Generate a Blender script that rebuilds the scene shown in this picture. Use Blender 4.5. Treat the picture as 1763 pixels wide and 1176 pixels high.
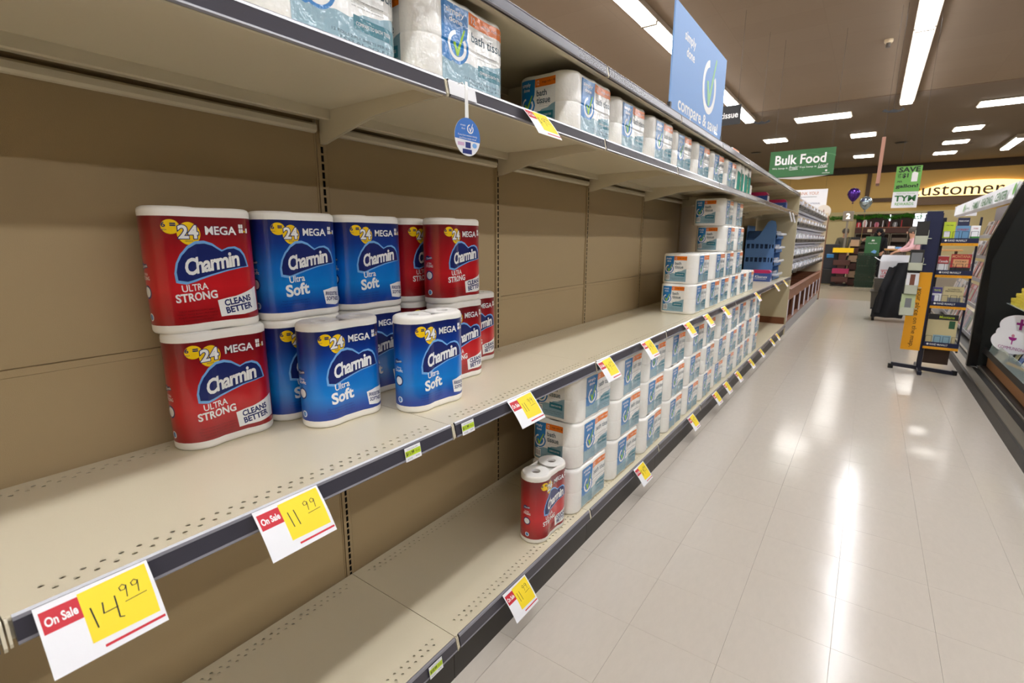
import bpy, bmesh, math, random
from mathutils import Vector, Matrix

for o in list(bpy.data.objects): bpy.data.objects.remove(o)
S = bpy.context.scene
COL = S.collection
R = math.radians
rnd = random.Random(7)

# ------------------------------------------------------------------ camera, world, exposure
CAM = Vector((0.917, -0.076, 1.383))
yaw, pitch, roll = 0.617522740, 0.203065, 0.00472879
cy_, sy_ = math.cos(yaw), math.sin(yaw)
fwd = Vector((-sy_*math.cos(pitch), cy_*math.cos(pitch), -math.sin(pitch)))
right = Vector((cy_, sy_, 0)); up = right.cross(fwd)
r2 = math.cos(roll)*right + math.sin(roll)*up
u2 = -math.sin(roll)*right + math.cos(roll)*up
cam = bpy.data.cameras.new('camera'); camo = bpy.data.objects.new('camera', cam); COL.objects.link(camo)
camo.matrix_world = Matrix(((r2.x, u2.x, -fwd.x, CAM.x), (r2.y, u2.y, -fwd.y, CAM.y), (r2.z, u2.z, -fwd.z, CAM.z), (0, 0, 0, 1)))
cam.sensor_width = 36; cam.lens = 854.02/1763*36; cam.clip_start = 0.02; cam.clip_end = 200
cam.dof.use_dof = True; cam.dof.focus_distance = 1.7; cam.dof.aperture_fstop = 5.6
S.camera = camo
w = bpy.data.worlds.new('world'); S.world = w; w.use_nodes = True
w.node_tree.nodes['Background'].inputs[0].default_value = (0.9, 0.93, 1, 1)
w.node_tree.nodes['Background'].inputs[1].default_value = 0.15
S.view_settings.view_transform = 'Standard'; S.view_settings.look = 'None'
S.view_settings.gamma = 1; S.view_settings.use_curve_mapping = False
S.view_settings.exposure = 0.57
LAMP_ROW = 17.0      # emission of the long aisle tubes
LAMP_FAR = 15.0

# ------------------------------------------------------------------ helpers
def lin(c):
    return tuple((x/255/12.92 if x/255 <= .04045 else ((x/255+.055)/1.055)**2.4) for x in c) + (1,)
MATS = {}
def mat(name, rgb=(200,200,200), rough=.5, metal=0., coat=0., emit=None, estr=0., bump=0., bscale=60., trans=0., var=0., vscale=3., spec=.5, alpha=1.):
    if name in MATS: return MATS[name]
    m = bpy.data.materials.new(name); m.use_nodes = True; nt = m.node_tree; b = nt.nodes['Principled BSDF']
    b.inputs['Base Color'].default_value = lin(rgb); b.inputs['Roughness'].default_value = rough
    b.inputs['Metallic'].default_value = metal; b.inputs['Coat Weight'].default_value = coat
    b.inputs['Coat Roughness'].default_value = .08; b.inputs['Specular IOR Level'].default_value = spec
    if alpha < 1: b.inputs['Alpha'].default_value = alpha
    if trans: b.inputs['Transmission Weight'].default_value = trans
    if emit: b.inputs['Emission Color'].default_value = lin(emit); b.inputs['Emission Strength'].default_value = estr
    if bump or var:
        tc = nt.nodes.new('ShaderNodeTexCoord')
    if bump:
        n = nt.nodes.new('ShaderNodeTexNoise'); n.inputs['Scale'].default_value = bscale; n.inputs['Detail'].default_value = 3
        nt.links.new(tc.outputs['Object'], n.inputs['Vector'])
        bp = nt.nodes.new('ShaderNodeBump'); bp.inputs['Strength'].default_value = bump; bp.inputs['Distance'].default_value = .004
        nt.links.new(n.outputs['Fac'], bp.inputs['Height']); nt.links.new(bp.outputs['Normal'], b.inputs['Normal'])
        if coat: nt.links.new(bp.outputs['Normal'], b.inputs['Coat Normal'])
    if var:
        n = nt.nodes.new('ShaderNodeTexNoise'); n.inputs['Scale'].default_value = vscale; n.inputs['Detail'].default_value = 4
        nt.links.new(tc.outputs['Object'], n.inputs['Vector'])
        mx = nt.nodes.new('ShaderNodeMix'); mx.data_type = 'RGBA'
        mx.inputs['A'].default_value = tuple(v*(1-var) for v in lin(rgb)[:3])+(1,)
        mx.inputs['B'].default_value = tuple(min(1, v*(1+var)) for v in lin(rgb)[:3])+(1,)
        nt.links.new(n.outputs['Fac'], mx.inputs['Factor']); nt.links.new(mx.outputs['Result'], b.inputs['Base Color'])
    MATS[name] = m; return m
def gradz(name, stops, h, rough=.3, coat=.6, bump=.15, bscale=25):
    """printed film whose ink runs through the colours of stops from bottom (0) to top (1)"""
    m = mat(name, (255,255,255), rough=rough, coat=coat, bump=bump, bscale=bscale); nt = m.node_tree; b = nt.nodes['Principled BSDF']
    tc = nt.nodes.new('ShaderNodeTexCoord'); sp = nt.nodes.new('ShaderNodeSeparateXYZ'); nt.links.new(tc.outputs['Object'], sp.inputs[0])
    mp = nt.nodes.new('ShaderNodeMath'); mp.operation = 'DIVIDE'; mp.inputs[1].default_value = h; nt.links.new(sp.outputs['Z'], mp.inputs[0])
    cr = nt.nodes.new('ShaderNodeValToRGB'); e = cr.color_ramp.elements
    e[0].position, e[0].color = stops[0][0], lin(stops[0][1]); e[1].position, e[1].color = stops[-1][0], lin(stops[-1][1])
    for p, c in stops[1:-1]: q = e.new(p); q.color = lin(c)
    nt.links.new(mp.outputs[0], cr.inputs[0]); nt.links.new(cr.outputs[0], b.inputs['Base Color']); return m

def tag(o, label=None, cat=None, group=None, kind=None):
    if label: o['label'] = label
    if cat: o['category'] = cat
    if group: o['group'] = group
    if kind: o['kind'] = kind
    return o
def thing(name, label, cat, loc=(0,0,0), rz=0, group=None):
    o = bpy.data.objects.new(name, None); COL.objects.link(o); o.location = loc; o.rotation_euler = (0,0,rz)
    o.empty_display_size = .05
    return tag(o, label, cat, group)
def dup(root, loc=None, rz=None, label=None, group=None, parent=None):
    r = root.copy(); COL.objects.link(r)
    if loc is not None: r.location = loc
    if rz is not None: r.rotation_euler = (0,0,rz)
    if parent is not None: r.parent = parent
    for ch in root.children:
        c = ch.copy(); COL.objects.link(c); c.parent = r
        for g in ch.children:
            d = g.copy(); COL.objects.link(d); d.parent = c
    if label: r['label'] = label
    if group: r['group'] = group
    return r

class MB:
    def __init__(s): s.v=[]; s.f=[]; s.m=[]
    def add(s, vs, fs, mi=0, M=None):
        n=len(s.v); s.v += [tuple(M@Vector(v)) if M else tuple(v) for v in vs]
        s.f += [tuple(i+n for i in f) for f in fs]; s.m += [mi]*len(fs); return s
    def box(s, x0,x1,y0,y1,z0,z1, mi=0, M=None):
        vs=[(x0,y0,z0),(x1,y0,z0),(x1,y1,z0),(x0,y1,z0),(x0,y0,z1),(x1,y0,z1),(x1,y1,z1),(x0,y1,z1)]
        return s.add(vs,[(0,3,2,1),(4,5,6,7),(0,1,5,4),(1,2,6,5),(2,3,7,6),(3,0,4,7)],mi,M)
    def bbox(s, x0,x1,y0,y1,z0,z1, b=.004, mi=0, M=None):
        """box with chamfered edges"""
        b=min(b,(x1-x0)/2.01,(y1-y0)/2.01,(z1-z0)/2.01); bm=bmesh.new(); bmesh.ops.create_cube(bm,size=1)
        for v in bm.verts: v.co=Vector(((x0+x1)/2+v.co.x*(x1-x0),(y0+y1)/2+v.co.y*(y1-y0),(z0+z1)/2+v.co.z*(z1-z0)))
        bmesh.ops.bevel(bm,geom=bm.edges[:],offset=b,segments=2,affect='EDGES',profile=.5)
        bm.verts.index_update(); s.add([v.co for v in bm.verts],[[v.index for v in f.verts] for f in bm.faces],mi,M); bm.free(); return s
    def prism(s, poly, a, b, axis='y', mi=0, M=None):
        """extrude a 2D polygon; axis y: poly is (x,z); axis x: (y,z); axis z: (x,y)"""
        n=len(poly)
        def P(p,t): return {'y':(p[0],t,p[1]),'x':(t,p[0],p[1]),'z':(p[0],p[1],t)}[axis]
        vs=[P(p,a) for p in poly]+[P(p,b) for p in poly]
        return s.add(vs,[tuple(range(n)),tuple(range(2*n-1,n-1,-1))]+[(i,i+n,(i+1)%n+n,(i+1)%n) for i in range(n)],mi,M)
    def cyl(s, p0, p1, r0, r1=None, n=12, mi=0, caps=True):
        r1=r0 if r1 is None else r1; p0=Vector(p0); p1=Vector(p1); d=(p1-p0).normalized()
        a=d.orthogonal().normalized(); b=d.cross(a); vs=[]
        for p,r in ((p0,r0),(p1,r1)):
            vs += [p+r*(math.cos(2*math.pi*i/n)*a+math.sin(2*math.pi*i/n)*b) for i in range(n)]
        fs=[(i,(i+1)%n,(i+1)%n+n,i+n) for i in range(n)]
        if caps: fs += [tuple(range(n-1,-1,-1)),tuple(range(n,2*n))]
        return s.add(vs,fs,mi)
    def tube(s, pts, r, n=6, mi=0):
        for a,b in zip(pts,pts[1:]): s.cyl(a,b,r,n=n,mi=mi)
        return s
    def lathe(s, prof, n=24, mi=0, c=(0,0,0)):
        vs=[];k=len(prof)
        for i in range(n):
            a=2*math.pi*i/n; vs += [(c[0]+r*math.cos(a),c[1]+r*math.sin(a),c[2]+z) for r,z in prof]
        return s.add(vs,[(i*k+j,((i+1)%n)*k+j,((i+1)%n)*k+j+1,i*k+j+1) for i in range(n) for j in range(k-1)],mi)
    def build(s, name, mats, parent=None, smooth=False, loc=None, rz=0):
        me=bpy.data.meshes.new(name); me.from_pydata(s.v,[],s.f)
        if not isinstance(mats,(list,tuple)): mats=[mats]
        for m in mats: me.materials.append(m)
        me.polygons.foreach_set('material_index',s.m)
        bm=bmesh.new(); bm.from_mesh(me); bmesh.ops.recalc_face_normals(bm,faces=bm.faces[:]); bm.to_mesh(me); bm.free()
        if smooth:
            me.polygons.foreach_set('use_smooth',[True]*len(me.polygons)); me.set_sharp_from_angle(angle=R(40))
        o=bpy.data.objects.new(name,me); COL.objects.link(o)
        if parent is not None: o.parent=parent
        if loc is not None: o.location=loc
        if rz: o.rotation_euler=(0,0,rz)
        return o

# ---- flat print (ink shapes and lettering) laid on surfaces
_tc = {}
def text_geo(body, bold=0., shear=0., spacing=1., off=0.):
    k=(body,bold,shear,spacing,off)
    if k in _tc: return _tc[k]
    c=bpy.data.curves.new('t','FONT'); c.body=body; c.size=1; c.offset=bold+off; c.shear=shear; c.space_character=spacing
    c.align_x='CENTER'; c.resolution_u=3; c.space_line=.85
    o=bpy.data.objects.new('t',c); COL.objects.link(o); dg=bpy.context.evaluated_depsgraph_get(); dg.update()
    me=o.evaluated_get(dg).to_mesh(); vs=[(v.co.x,v.co.y) for v in me.vertices]; fs=[tuple(p.vertices) for p in me.polygons]
    o.evaluated_get(dg).to_mesh_clear(); bpy.data.objects.remove(o); bpy.data.curves.remove(c)
    _tc[k]=(vs,fs); return _tc[k]
def circ(cx,cy,rx,ry=None,n=28,a0=0,a1=360):
    ry=rx if ry is None else ry
    return [(cx+rx*math.cos(R(a0+(a1-a0)*i/n)),cy+ry*math.sin(R(a0+(a1-a0)*i/n))) for i in range(n if a1-a0==360 else n+1)]
def rrect(x0,x1,y0,y1,r):
    o=[]
    for cx,cy,a in ((x1-r,y1-r,0),(x0+r,y1-r,90),(x0+r,y0+r,180),(x1-r,y0+r,270)):
        o += [(cx+r*math.cos(R(a+t)),cy+r*math.sin(R(a+t))) for t in (0,30,60,90)]
    return o
class Print:
    def __init__(s): s.items=[]; s.mats=[]
    def mi(s,m):
        if m not in s.mats: s.mats.append(m)
        return s.mats.index(m)
    def poly(s, pts, m, L=1): s.items.append((list(pts),[tuple(range(len(pts)))],s.mi(m),L)); return s
    def rect(s,x0,x1,y0,y1,m,L=1): return s.poly([(x0,y0),(x1,y0),(x1,y1),(x0,y1)],m,L)
    def ring(s,cx,cy,ro,ri,m,L=1,a0=0,a1=360,n=32,sy=1.):
        for i in range(n):
            t0,t1=R(a0+(a1-a0)*i/n),R(a0+(a1-a0)*(i+1)/n)
            s.poly([(cx+ri*math.cos(t0),cy+sy*ri*math.sin(t0)),(cx+ro*math.cos(t0),cy+sy*ro*math.sin(t0)),(cx+ro*math.cos(t1),cy+sy*ro*math.sin(t1)),(cx+ri*math.cos(t1),cy+sy*ri*math.sin(t1))],m,L)
        return s
    def stroke(s,pts,wd,m,L=1):
        for a,b in zip(pts,pts[1:]):
            dx,dy=b[0]-a[0],b[1]-a[1]; l=math.hypot(dx,dy) or 1; nx,ny=-dy/l*wd/2,dx/l*wd/2; ex,ey=dx/l*wd*.3,dy/l*wd*.3
            s.poly([(a[0]-nx-ex,a[1]-ny-ey),(b[0]-nx+ex,b[1]-ny+ey),(b[0]+nx+ex,b[1]+ny+ey),(a[0]+nx-ex,a[1]+ny-ey)],m,L)
        return s
    def text(s,body,cx,cy,w,h,m,L=2,rot=0,bold=.0,shear=0,outline=None,ow=.03,spacing=1.):
        vs,fs=text_geo(body,bold,shear,spacing)
        if not vs: return s
        x0,x1=min(v[0] for v in vs),max(v[0] for v in vs); y0,y1=min(v[1] for v in vs),max(v[1] for v in vs)
        sx=w/(x1-x0); sy=h/(y1-y0) if h else sx; c,sn=math.cos(R(rot)),math.sin(R(rot))
        def T(v):
            a,b=(v[0]-(x0+x1)/2)*sx,(v[1]-(y0+y1)/2)*sy; return (cx+a*c-b*sn,cy+a*sn+b*c)
        if outline:
            v2,f2=text_geo(body,bold,shear,spacing,ow); s.items.append(([T(v) for v in v2],f2,s.mi(outline),L-.5))
        s.items.append(([T(v) for v in vs],fs,s.mi(m),L)); return s
    def build(s,name,parent,fn,xs=(),zs=(),loc=None,rz=0):
        """fn(x,y,layer) -> 3D point; xs, zs: fold lines of the carrying surface"""
        out=MB()
        if not xs and not zs:
            for vs,fs,mi,L in s.items: out.add([fn(x,y,L) for x,y in vs],fs,mi)
        else:
            groups={}
            for vs,fs,mi,L in s.items: groups.setdefault((mi,L),[]).append((vs,fs))
            for (mi,L),lst in groups.items():
                bm=bmesh.new()
                for vs,fs in lst:
                    bv=[bm.verts.new((x,y,0)) for x,y in vs]
                    for f in fs:
                        try: bm.faces.new([bv[i] for i in f])
                        except ValueError: pass
                X0=min(v.co.x for v in bm.verts);X1=max(v.co.x for v in bm.verts);Y0=min(v.co.y for v in bm.verts);Y1=max(v.co.y for v in bm.verts)
                for x in xs:
                    if X0<x<X1: bmesh.ops.bisect_plane(bm,geom=bm.verts[:]+bm.edges[:]+bm.faces[:],plane_co=(x,0,0),plane_no=(1,0,0),dist=1e-6)
                for z in zs:
                    if Y0<z<Y1: bmesh.ops.bisect_plane(bm,geom=bm.verts[:]+bm.edges[:]+bm.faces[:],plane_co=(0,z,0),plane_no=(0,1,0),dist=1e-6)
                bm.verts.index_update()
                out.add([fn(v.co.x,v.co.y,L) for v in bm.verts],[[v.index for v in f.verts] for f in bm.faces],mi); bm.free()
        me=bpy.data.meshes.new(name); me.from_pydata(out.v,[],out.f)
        for m in s.mats: me.materials.append(m)
        me.polygons.foreach_set('material_index',out.m)
        o=bpy.data.objects.new(name,me); COL.objects.link(o)
        if parent is not None: o.parent=parent
        if loc is not None: o.location=loc
        if rz: o.rotation_euler=(0,0,rz)
        return o

# ------------------------------------------------------------------ dimensions of the shelving run
L_=0.91425; D_=0.518; ZD=.16; ZM=.863; ZU=1.769; ZT=2.033; NB=9; H_=4.5

# ------------------------------------------------------------------ materials
beige=mat('beige_enamel',(216,206,180),rough=.24,bump=.05,bscale=400,var=.03,vscale=2.,spec=.45)
panelm=mat('beige_panel',(172,150,112),rough=.5,bump=.12,bscale=500,var=.03,vscale=1.2)
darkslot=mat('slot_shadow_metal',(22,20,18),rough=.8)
railm=mat('grey_price_channel',(66,64,72),rough=.22,spec=.6,var=.08,vscale=14.)
railtrim=mat('clear_channel_lip',(134,132,138),rough=.15)
kick=mat('dark_kick_plate',(48,43,38),rough=.5)
white=mat('white_card',(238,238,240),rough=.55)
yel=mat('yellow_card',(252,222,36),rough=.55)
redm=mat('red_ink',(205,32,48),rough=.5)
ink=mat('black_marker',(22,22,24),rough=.5)
lime=mat('lime_label',(196,222,52),rough=.5)
grayink=mat('grey_ink',(120,122,124),rough=.6)
tissue=mat('white_tissue',(244,240,231),rough=.6,coat=.35,bump=.25,bscale=40)
rolltop=mat('roll_end_paper',(240,238,233),rough=.75,bump=.35,bscale=120)
core=mat('roll_core',(120,112,104),rough=.8)
film=mat('crinkled_film_white',(251,249,242),rough=.32,coat=.75,bump=.75,bscale=26,spec=.4)
sdblue=mat('print_bright_blue',(6,120,192),rough=.3,coat=.6,bump=.55,bscale=34)
sdorange=mat('print_orange',(242,122,14),rough=.3,coat=.6,bump=.55,bscale=34)
sdgrey=mat('print_mist_blue',(140,176,190),rough=.25,coat=.8,bump=.8,bscale=30)
sdwhite=mat('print_milky_white',(246,246,242),rough=.25,coat=.9,bump=.7,bscale=32)
sdteal=mat('print_teal',(28,116,134),rough=.3,coat=.6,bump=.5,bscale=40)
sdlime=mat('print_lime',(160,208,40),rough=.35,coat=.5)
inkwhite=mat('print_white',(246,246,244),rough=.35,coat=.5)
inkslate=mat('print_slate',(62,86,98),rough=.4)
navy=mat('print_navy',(22,36,104),rough=.3,coat=.4)
skyb=mat('print_sky_blue',(120,178,236),rough=.3,coat=.4)
pyel=mat('print_sun_yellow',(252,208,10),rough=.3,coat=.4)
pyel2=mat('print_amber',(244,172,10),rough=.3,coat=.4)
dred=mat('print_dark_red',(112,8,16),rough=.3,coat=.4)
dblue=mat('print_deep_blue',(16,44,120),rough=.3,coat=.4)
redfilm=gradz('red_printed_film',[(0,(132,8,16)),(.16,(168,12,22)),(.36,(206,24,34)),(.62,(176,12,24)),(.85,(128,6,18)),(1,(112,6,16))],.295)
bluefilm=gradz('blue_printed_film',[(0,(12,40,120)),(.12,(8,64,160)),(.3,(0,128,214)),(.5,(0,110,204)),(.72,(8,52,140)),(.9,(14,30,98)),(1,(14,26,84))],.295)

# ------------------------------------------------------------------ shell: floor, ceiling, walls, lamps
def vinyl(name, rgb, rough):
    m=mat(name,rgb,rough=rough,spec=.42); nt=m.node_tree; b=nt.nodes['Principled BSDF']
    tc=nt.nodes.new('ShaderNodeTexCoord'); geo=nt.nodes.new('ShaderNodeNewGeometry')
    n=nt.nodes.new('ShaderNodeTexNoise'); n.inputs['Scale'].default_value=42; n.inputs['Detail'].default_value=6; n.inputs['Roughness'].default_value=.7
    mp=nt.nodes.new('ShaderNodeMapping'); mp.inputs['Scale'].default_value=(1,.35,1); mp.inputs['Rotation'].default_value=(0,0,.6)
    nt.links.new(geo.outputs['Position'],mp.inputs[0]); nt.links.new(mp.outputs[0],n.inputs['Vector'])
    mx=nt.nodes.new('ShaderNodeMix'); mx.data_type='RGBA'
    mx.inputs['A'].default_value=tuple(v*.93 for v in lin(rgb)[:3])+(1,); mx.inputs['B'].default_value=tuple(min(1,v*1.06) for v in lin(rgb)[:3])+(1,)
    nt.links.new(n.outputs['Fac'],mx.inputs['Factor']); nt.links.new(mx.outputs['Result'],b.inputs['Base Color'])
    n2=nt.nodes.new('ShaderNodeTexNoise'); n2.inputs['Scale'].default_value=3.2; n2.inputs['Detail'].default_value=3
    nt.links.new(geo.outputs['Position'],n2.inputs['Vector'])
    bp=nt.nodes.new('ShaderNodeBump'); bp.inputs['Strength'].default_value=.10; bp.inputs['Distance'].default_value=.02
    nt.links.new(n2.outputs['Fac'],bp.inputs['Height']); nt.links.new(bp.outputs['Normal'],b.inputs['Normal'])
    return m
vin=vinyl('polished_vinyl',(204,195,182),.16)
grout=mat('tile_joint',(184,174,160),rough=.6)
tanfl=vinyl('tan_vinyl',(186,172,148),.16)
T=.3048; TX0=.055; TY0=1.156
fl=MB().box(-14,13,-10,27.2,-.05,-.004).build('floor',grout); tag(fl,kind='structure')
# floor tiles: the nearest ones single, the rest joined
tm=MB().bbox(.0003,T-.0003,.0003,T-.0003,-.0042,0,b=.0004); tile0=tm.build('floor_tile',vin,fl)
cells=[]
for i in range(-46,43):
    for j in range(-37,43):
        x,y=TX0+T*i,TY0+T*j
        if x+T>13 or x<-14: continue
        d=(x+T/2-CAM.x)**2+(y+T/2-CAM.y)**2
        vis=(x>-.1 and x<1.95 and y>-.2)
        cells.append((0 if vis else 1,d,x,y))
cells.sort()
tile0.location=(cells[0][2],cells[0][3],0)
for c in cells[1:295]:
    o=tile0.copy(); COL.objects.link(o); o.location=(c[2],c[3],0)
rest=MB()
for c in cells[295:]:
    rest.box(c[2]+.0006,c[2]+T-.0006,c[3]+.0006,c[3]+T-.0006,-.0042,0)
ft=rest.build('floor_tile_field',vin,fl); ft['kind']='stuff'
yb=TY0+T*43
tf=MB().box(-14,13,yb+.001,27.2,-.004,-.0002).build('floor_tan_field',tanfl,fl)

ceilm=mat('ceiling_board',(128,110,92),rough=.9)
nt=ceilm.node_tree; b=nt.nodes['Principled BSDF']; tc=nt.nodes.new('ShaderNodeTexCoord')
br=nt.nodes.new('ShaderNodeTexBrick'); br.offset=0; br.inputs['Scale'].default_value=1; br.inputs['Brick Width'].default_value=1.22; br.inputs['Row Height'].default_value=.61
br.inputs['Mortar Size'].default_value=.006; br.inputs['Color1'].default_value=lin((138,120,101)); br.inputs['Color2'].default_value=lin((135,117,98)); br.inputs['Mortar'].default_value=lin((132,115,96))
nt.links.new(tc.outputs['Object'],br.inputs['Vector']); nt.links.new(br.outputs['Color'],b.inputs['Base Color'])
ceil=MB().box(-14,13,-10,14.2,H_,H_+.08).build('ceiling',ceilm); tag(ceil,kind='structure')
ceil2m=mat('far_ceiling_board',(116,103,90),rough=.9,var=.05)
MB().box(-14,13,14.2,27.2,0,.08).build('far_ceiling_field',ceil2m,ceil,loc=(0,0,H_+.004))
MB().box(-14,13,14.17,14.23,-.012,0).build('ceiling_seam',mat('seam_trim',(120,102,86),rough=.8),ceil,loc=(0,0,H_))
wallm=mat('cream_wall',(214,192,150),rough=.85,var=.03)
tag(MB().box(-14.1,-14,-10,27.2,0,H_).build('wall_left',wallm),kind='structure')
tag(MB().box(13,13.1,-10,27.2,0,H_).build('wall_right',wallm),kind='structure')
tag(MB().box(-14,13,-10.1,-10,0,H_).build('wall_near',wallm),kind='structure')

emit_row=mat('tube_glow',(255,255,255),emit=(250,251,255),estr=LAMP_ROW)
emit_far=mat('panel_glow',(255,255,255),emit=(255,252,246),estr=LAMP_FAR)
houm=mat('lamp_housing',(176,164,148),rough=.5)
def strip_lamp(length,wid):
    t=thing('ceiling_light','x','ceiling light')
    MB().prism([(-wid/2-.03,-.0),(wid/2+.03,0),(wid/2+.02,.085),(-wid/2-.02,.085)],.0,length,'y').build('housing',houm,t)
    MB().bbox(-wid/2,wid/2,.02,length-.02,-.035,-.001,b=.012).build('diffuser',emit_row,t)
    for y in (.0,length-.02): MB().box(-wid/2-.01,wid/2+.01,y,y+.02,-.04,.0).build('end_cap',houm,t)
    return t
sl=strip_lamp(2.42,.2); first=True
rowname={-8.5:'far left',-5.3:'left of the next aisle',-2.05:'behind the tissue shelves',1.17:'over the aisle',4.4:'right of the aisle',7.6:'far right'}
for X in (-8.5,-5.3,-2.05,1.17,4.4,7.6):
    for k in range(9):
        y=14.78-2.44*(k+1)
        lab='strip light %s, %s from the far end'%(rowname[X],['first','second','third','fourth','fifth','sixth','seventh','eighth','ninth'][k])
        if first: sl.location=(X,y,4.415); sl['label']=lab; sl['group']='long strip lights'; first=False
        else: dup(sl,(X,y,4.415),0,lab,'long strip lights')
# recessed cross lamps of the far ceiling
def far_lamp(wx,wy):
    t=thing('ceiling_light','x','ceiling light')
    MB().box(-wx/2-.03,wx/2+.03,-wy/2-.03,wy/2+.03,-.02,0).build('housing',houm,t)
    MB().bbox(-wx/2,wx/2,-wy/2,wy/2,-.035,-.021,b=.006).build('diffuser',emit_far,t); return t
fl0=far_lamp(.60,.56); first=True
farl=[(-.8,15.65,'left half of the wide pair above the green sign'),(-.2,15.65,'right half of the wide pair above the green sign'),(.32,18.8,'second of the middle column of short lamps'),(.28,23.4,'last of the middle column of short lamps'),(-1.95,18.3,'left of the green hanging sign'),(-2.0,23.3,'showing over the top of the green hanging sign'),
      (2.85,16.2,'nearest of the right column'),(3.46,16.2,'nearest right column, right half'),(2.72,19.3,'second of the right column'),(2.7,21.7,'third of the right column'),(2.65,24.1,'last of the right column'),(5.6,16.3,'right out beyond the strip light'),(5.6,19.4,'far right second'),(-4.4,18.3,'hidden left second'),(-4.4,23.3,'hidden left last'),(-4.4,15.6,'hidden left nearest')]
for x,y,d in farl:
    lab='short white ceiling lamp, '+d
    if first: fl0.location=(x,y,H_); fl0['label']=lab; fl0['group']='short far ceiling lamps'; first=False
    else: dup(fl0,(x,y,H_),0,lab,'short far ceiling lamps')
s2=dup(sl,(4.15,21.3,4.415),0,'long strip light at the right picture edge over the service desk','far strip light')

# far wall with lit arch and service sign
fw=bpy.data.objects.new('wall_far',None); COL.objects.link(fw); tag(fw,kind='structure')
ywall=mat('yellow_wall',(226,190,116),rough=.8,var=.03,vscale=.6); brn=mat('brown_band',(96,76,58),rough=.7); paley=mat('pale_yellow_wall',(216,200,152),rough=.85)
MB().box(-14,13,27,27.2,2.63,H_).build('upper_wall',ywall,fw)
MB().box(-14,13,27,27.2,0,2.63).build('lower_wall',paley,fw)
MB().box(-14,13,26.86,27,4.22,H_).build('top_trim',mat('dark_brown_trim',(64,52,42),rough=.7),fw)
MB().box(.42,.58,26.93,27,3.15,4.22).build('upright_trim',brn,fw)
MB().box(.42,13,26.93,27,3.02,3.18).build('band_trim',brn,fw)
MB().box(2.1,13,26.7,26.93,2.84,3.12).build('sign_ledge',mat('taupe_ledge',(122,100,80),rough=.7),fw)
arch=[(2.1,3.18)]+[(4.2-2.1*math.cos(math.pi*i/40),3.18+.57*math.sin(math.pi*i/40)) for i in range(1,40)]+[(6.3,3.18)]
MB().prism(arch,26.9,26.93,'y').build('lit_arch',mat('lit_arch_glow',(255,226,150),emit=(255,222,150),estr=1.3),fw)
p=Print(); brownink=mat('sign_brown',(84,54,34),rough=.5)
p.text('customer service',4.52,3.42,5.05,.44,brownink,1,bold=.005)
p.build('sign_lettering',fw,lambda x,y,L:(x,26.85-.01*L,y))
# ------------------------------------------------------------------ shelf bays
def perf_sheet(mb,x0,x1,y0,y1,z,th,holes,pitch=.0254,r=.0043):
    """steel sheet with real punched holes; holes = list of x centres of hole rows"""
    rows=sorted(holes); cs=.011; cur=x0; n=int((y1-y0-.06)/pitch); ys=y0+((y1-y0)-n*pitch)/2
    def quad(a,b,c,d): mb.add([(a,c,z),(b,c,z),(b,d,z),(a,d,z)],[(0,1,2,3)])
    for xi,xc in enumerate(rows):
        a,b=xc-cs/2,xc+cs/2
        if a>cur: quad(cur,a,y0,y1)
        off=pitch/2 if xi%2 else 0
        m=n if not off else n-1
        quad(a,b,y0,ys+off)
        for k in range(m):
            c,d=ys+off+k*pitch,ys+off+(k+1)*pitch; cyy=(c+d)/2
            sq=[(b,cyy),(b,d),(xc,d),(a,d),(a,cyy),(a,c),(xc,c),(b,c)]
            hl=[(xc+r*math.cos(R(45*q)),cyy+r*math.sin(R(45*q))) for q in range(8)]
            vs=[(p[0],p[1],z) for p in sq]+[(p[0],p[1],z) for p in hl]+[(p[0],p[1],z-.0015) for p in hl]
            mb.add(vs,[(q,(q+1)%8,(q+1)%8+8,q+8) for q in range(8)]+[(q+8,(q+1)%8+8,(q+1)%8+16,q+16) for q in range(8)])
        quad(a,b,ys+off+m*pitch,y1); cur=b
    quad(cur,x1,y0,y1)
HR=[-.030,-.050,-D_+.040,-D_+.058]
def shelf_mesh(name,holes,back=0.):
    """one steel shelf pan: top sheet, front lip, rear lip, stiffening fold. origin at its top front left corner"""
    mb=MB(); g=.0012; y0,y1=g,L_-g; xb=-D_+.006
    if holes: perf_sheet(mb,xb,-.006,y0,y1,0,.001,HR)
    else: mb.add([(xb,y0,0),(-.006,y0,0),(-.006,y1,0),(xb,y1,0)],[(0,1,2,3)])
    mb.prism([(-.006,0),(-.002,-.0012),(0,-.005),(0,-.034),(-.003,-.036),(-.022,-.036),(-.022,-.033),(-.006,-.033),(-.006,-.001)],y0,y1,'y')
    mb.box(xb,-.006,y0,y0+.0015,-.03,-.0005).box(xb,-.006,y1-.0015,y1,-.03,-.0005)
    mb.box(xb,xb+.0015,y0,y1,-.03,-.0005)
    mb.box(xb+.0016,-.0065,y0+.0016,y1-.0016,-.0075,-.006)      # sheet added under the punched top to keep the holes dark
    mb.prism([(xb+.045,-.0076),(xb+.045,-.034),(xb+.05,-.037),(xb+.056,-.034),(xb+.056,-.0076)],y0+.04,y1-.0,'y')
    return mb
def rail_mb():
    mb=MB(); y0,y1=.009,L_-.009
    mb.prism([(.0015,.004),(.006,.006),(.010,.002),(.0165,-.0335),(.0135,-.0365),(.0015,-.0345)],y0,y1,'y',0)
    mb.prism([(.0015,.0042),(.0058,.0066),(.0095,.0036),(.0115,-.0015),(.0096,-.002),(.0065,.0036)],y0,y1,'y',1)
    mb.prism([(.0164,-.0315),(.0182,-.0355),(.0150,-.0385),(.0130,-.0368)],y0,y1,'y',1)
    return mb
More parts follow.
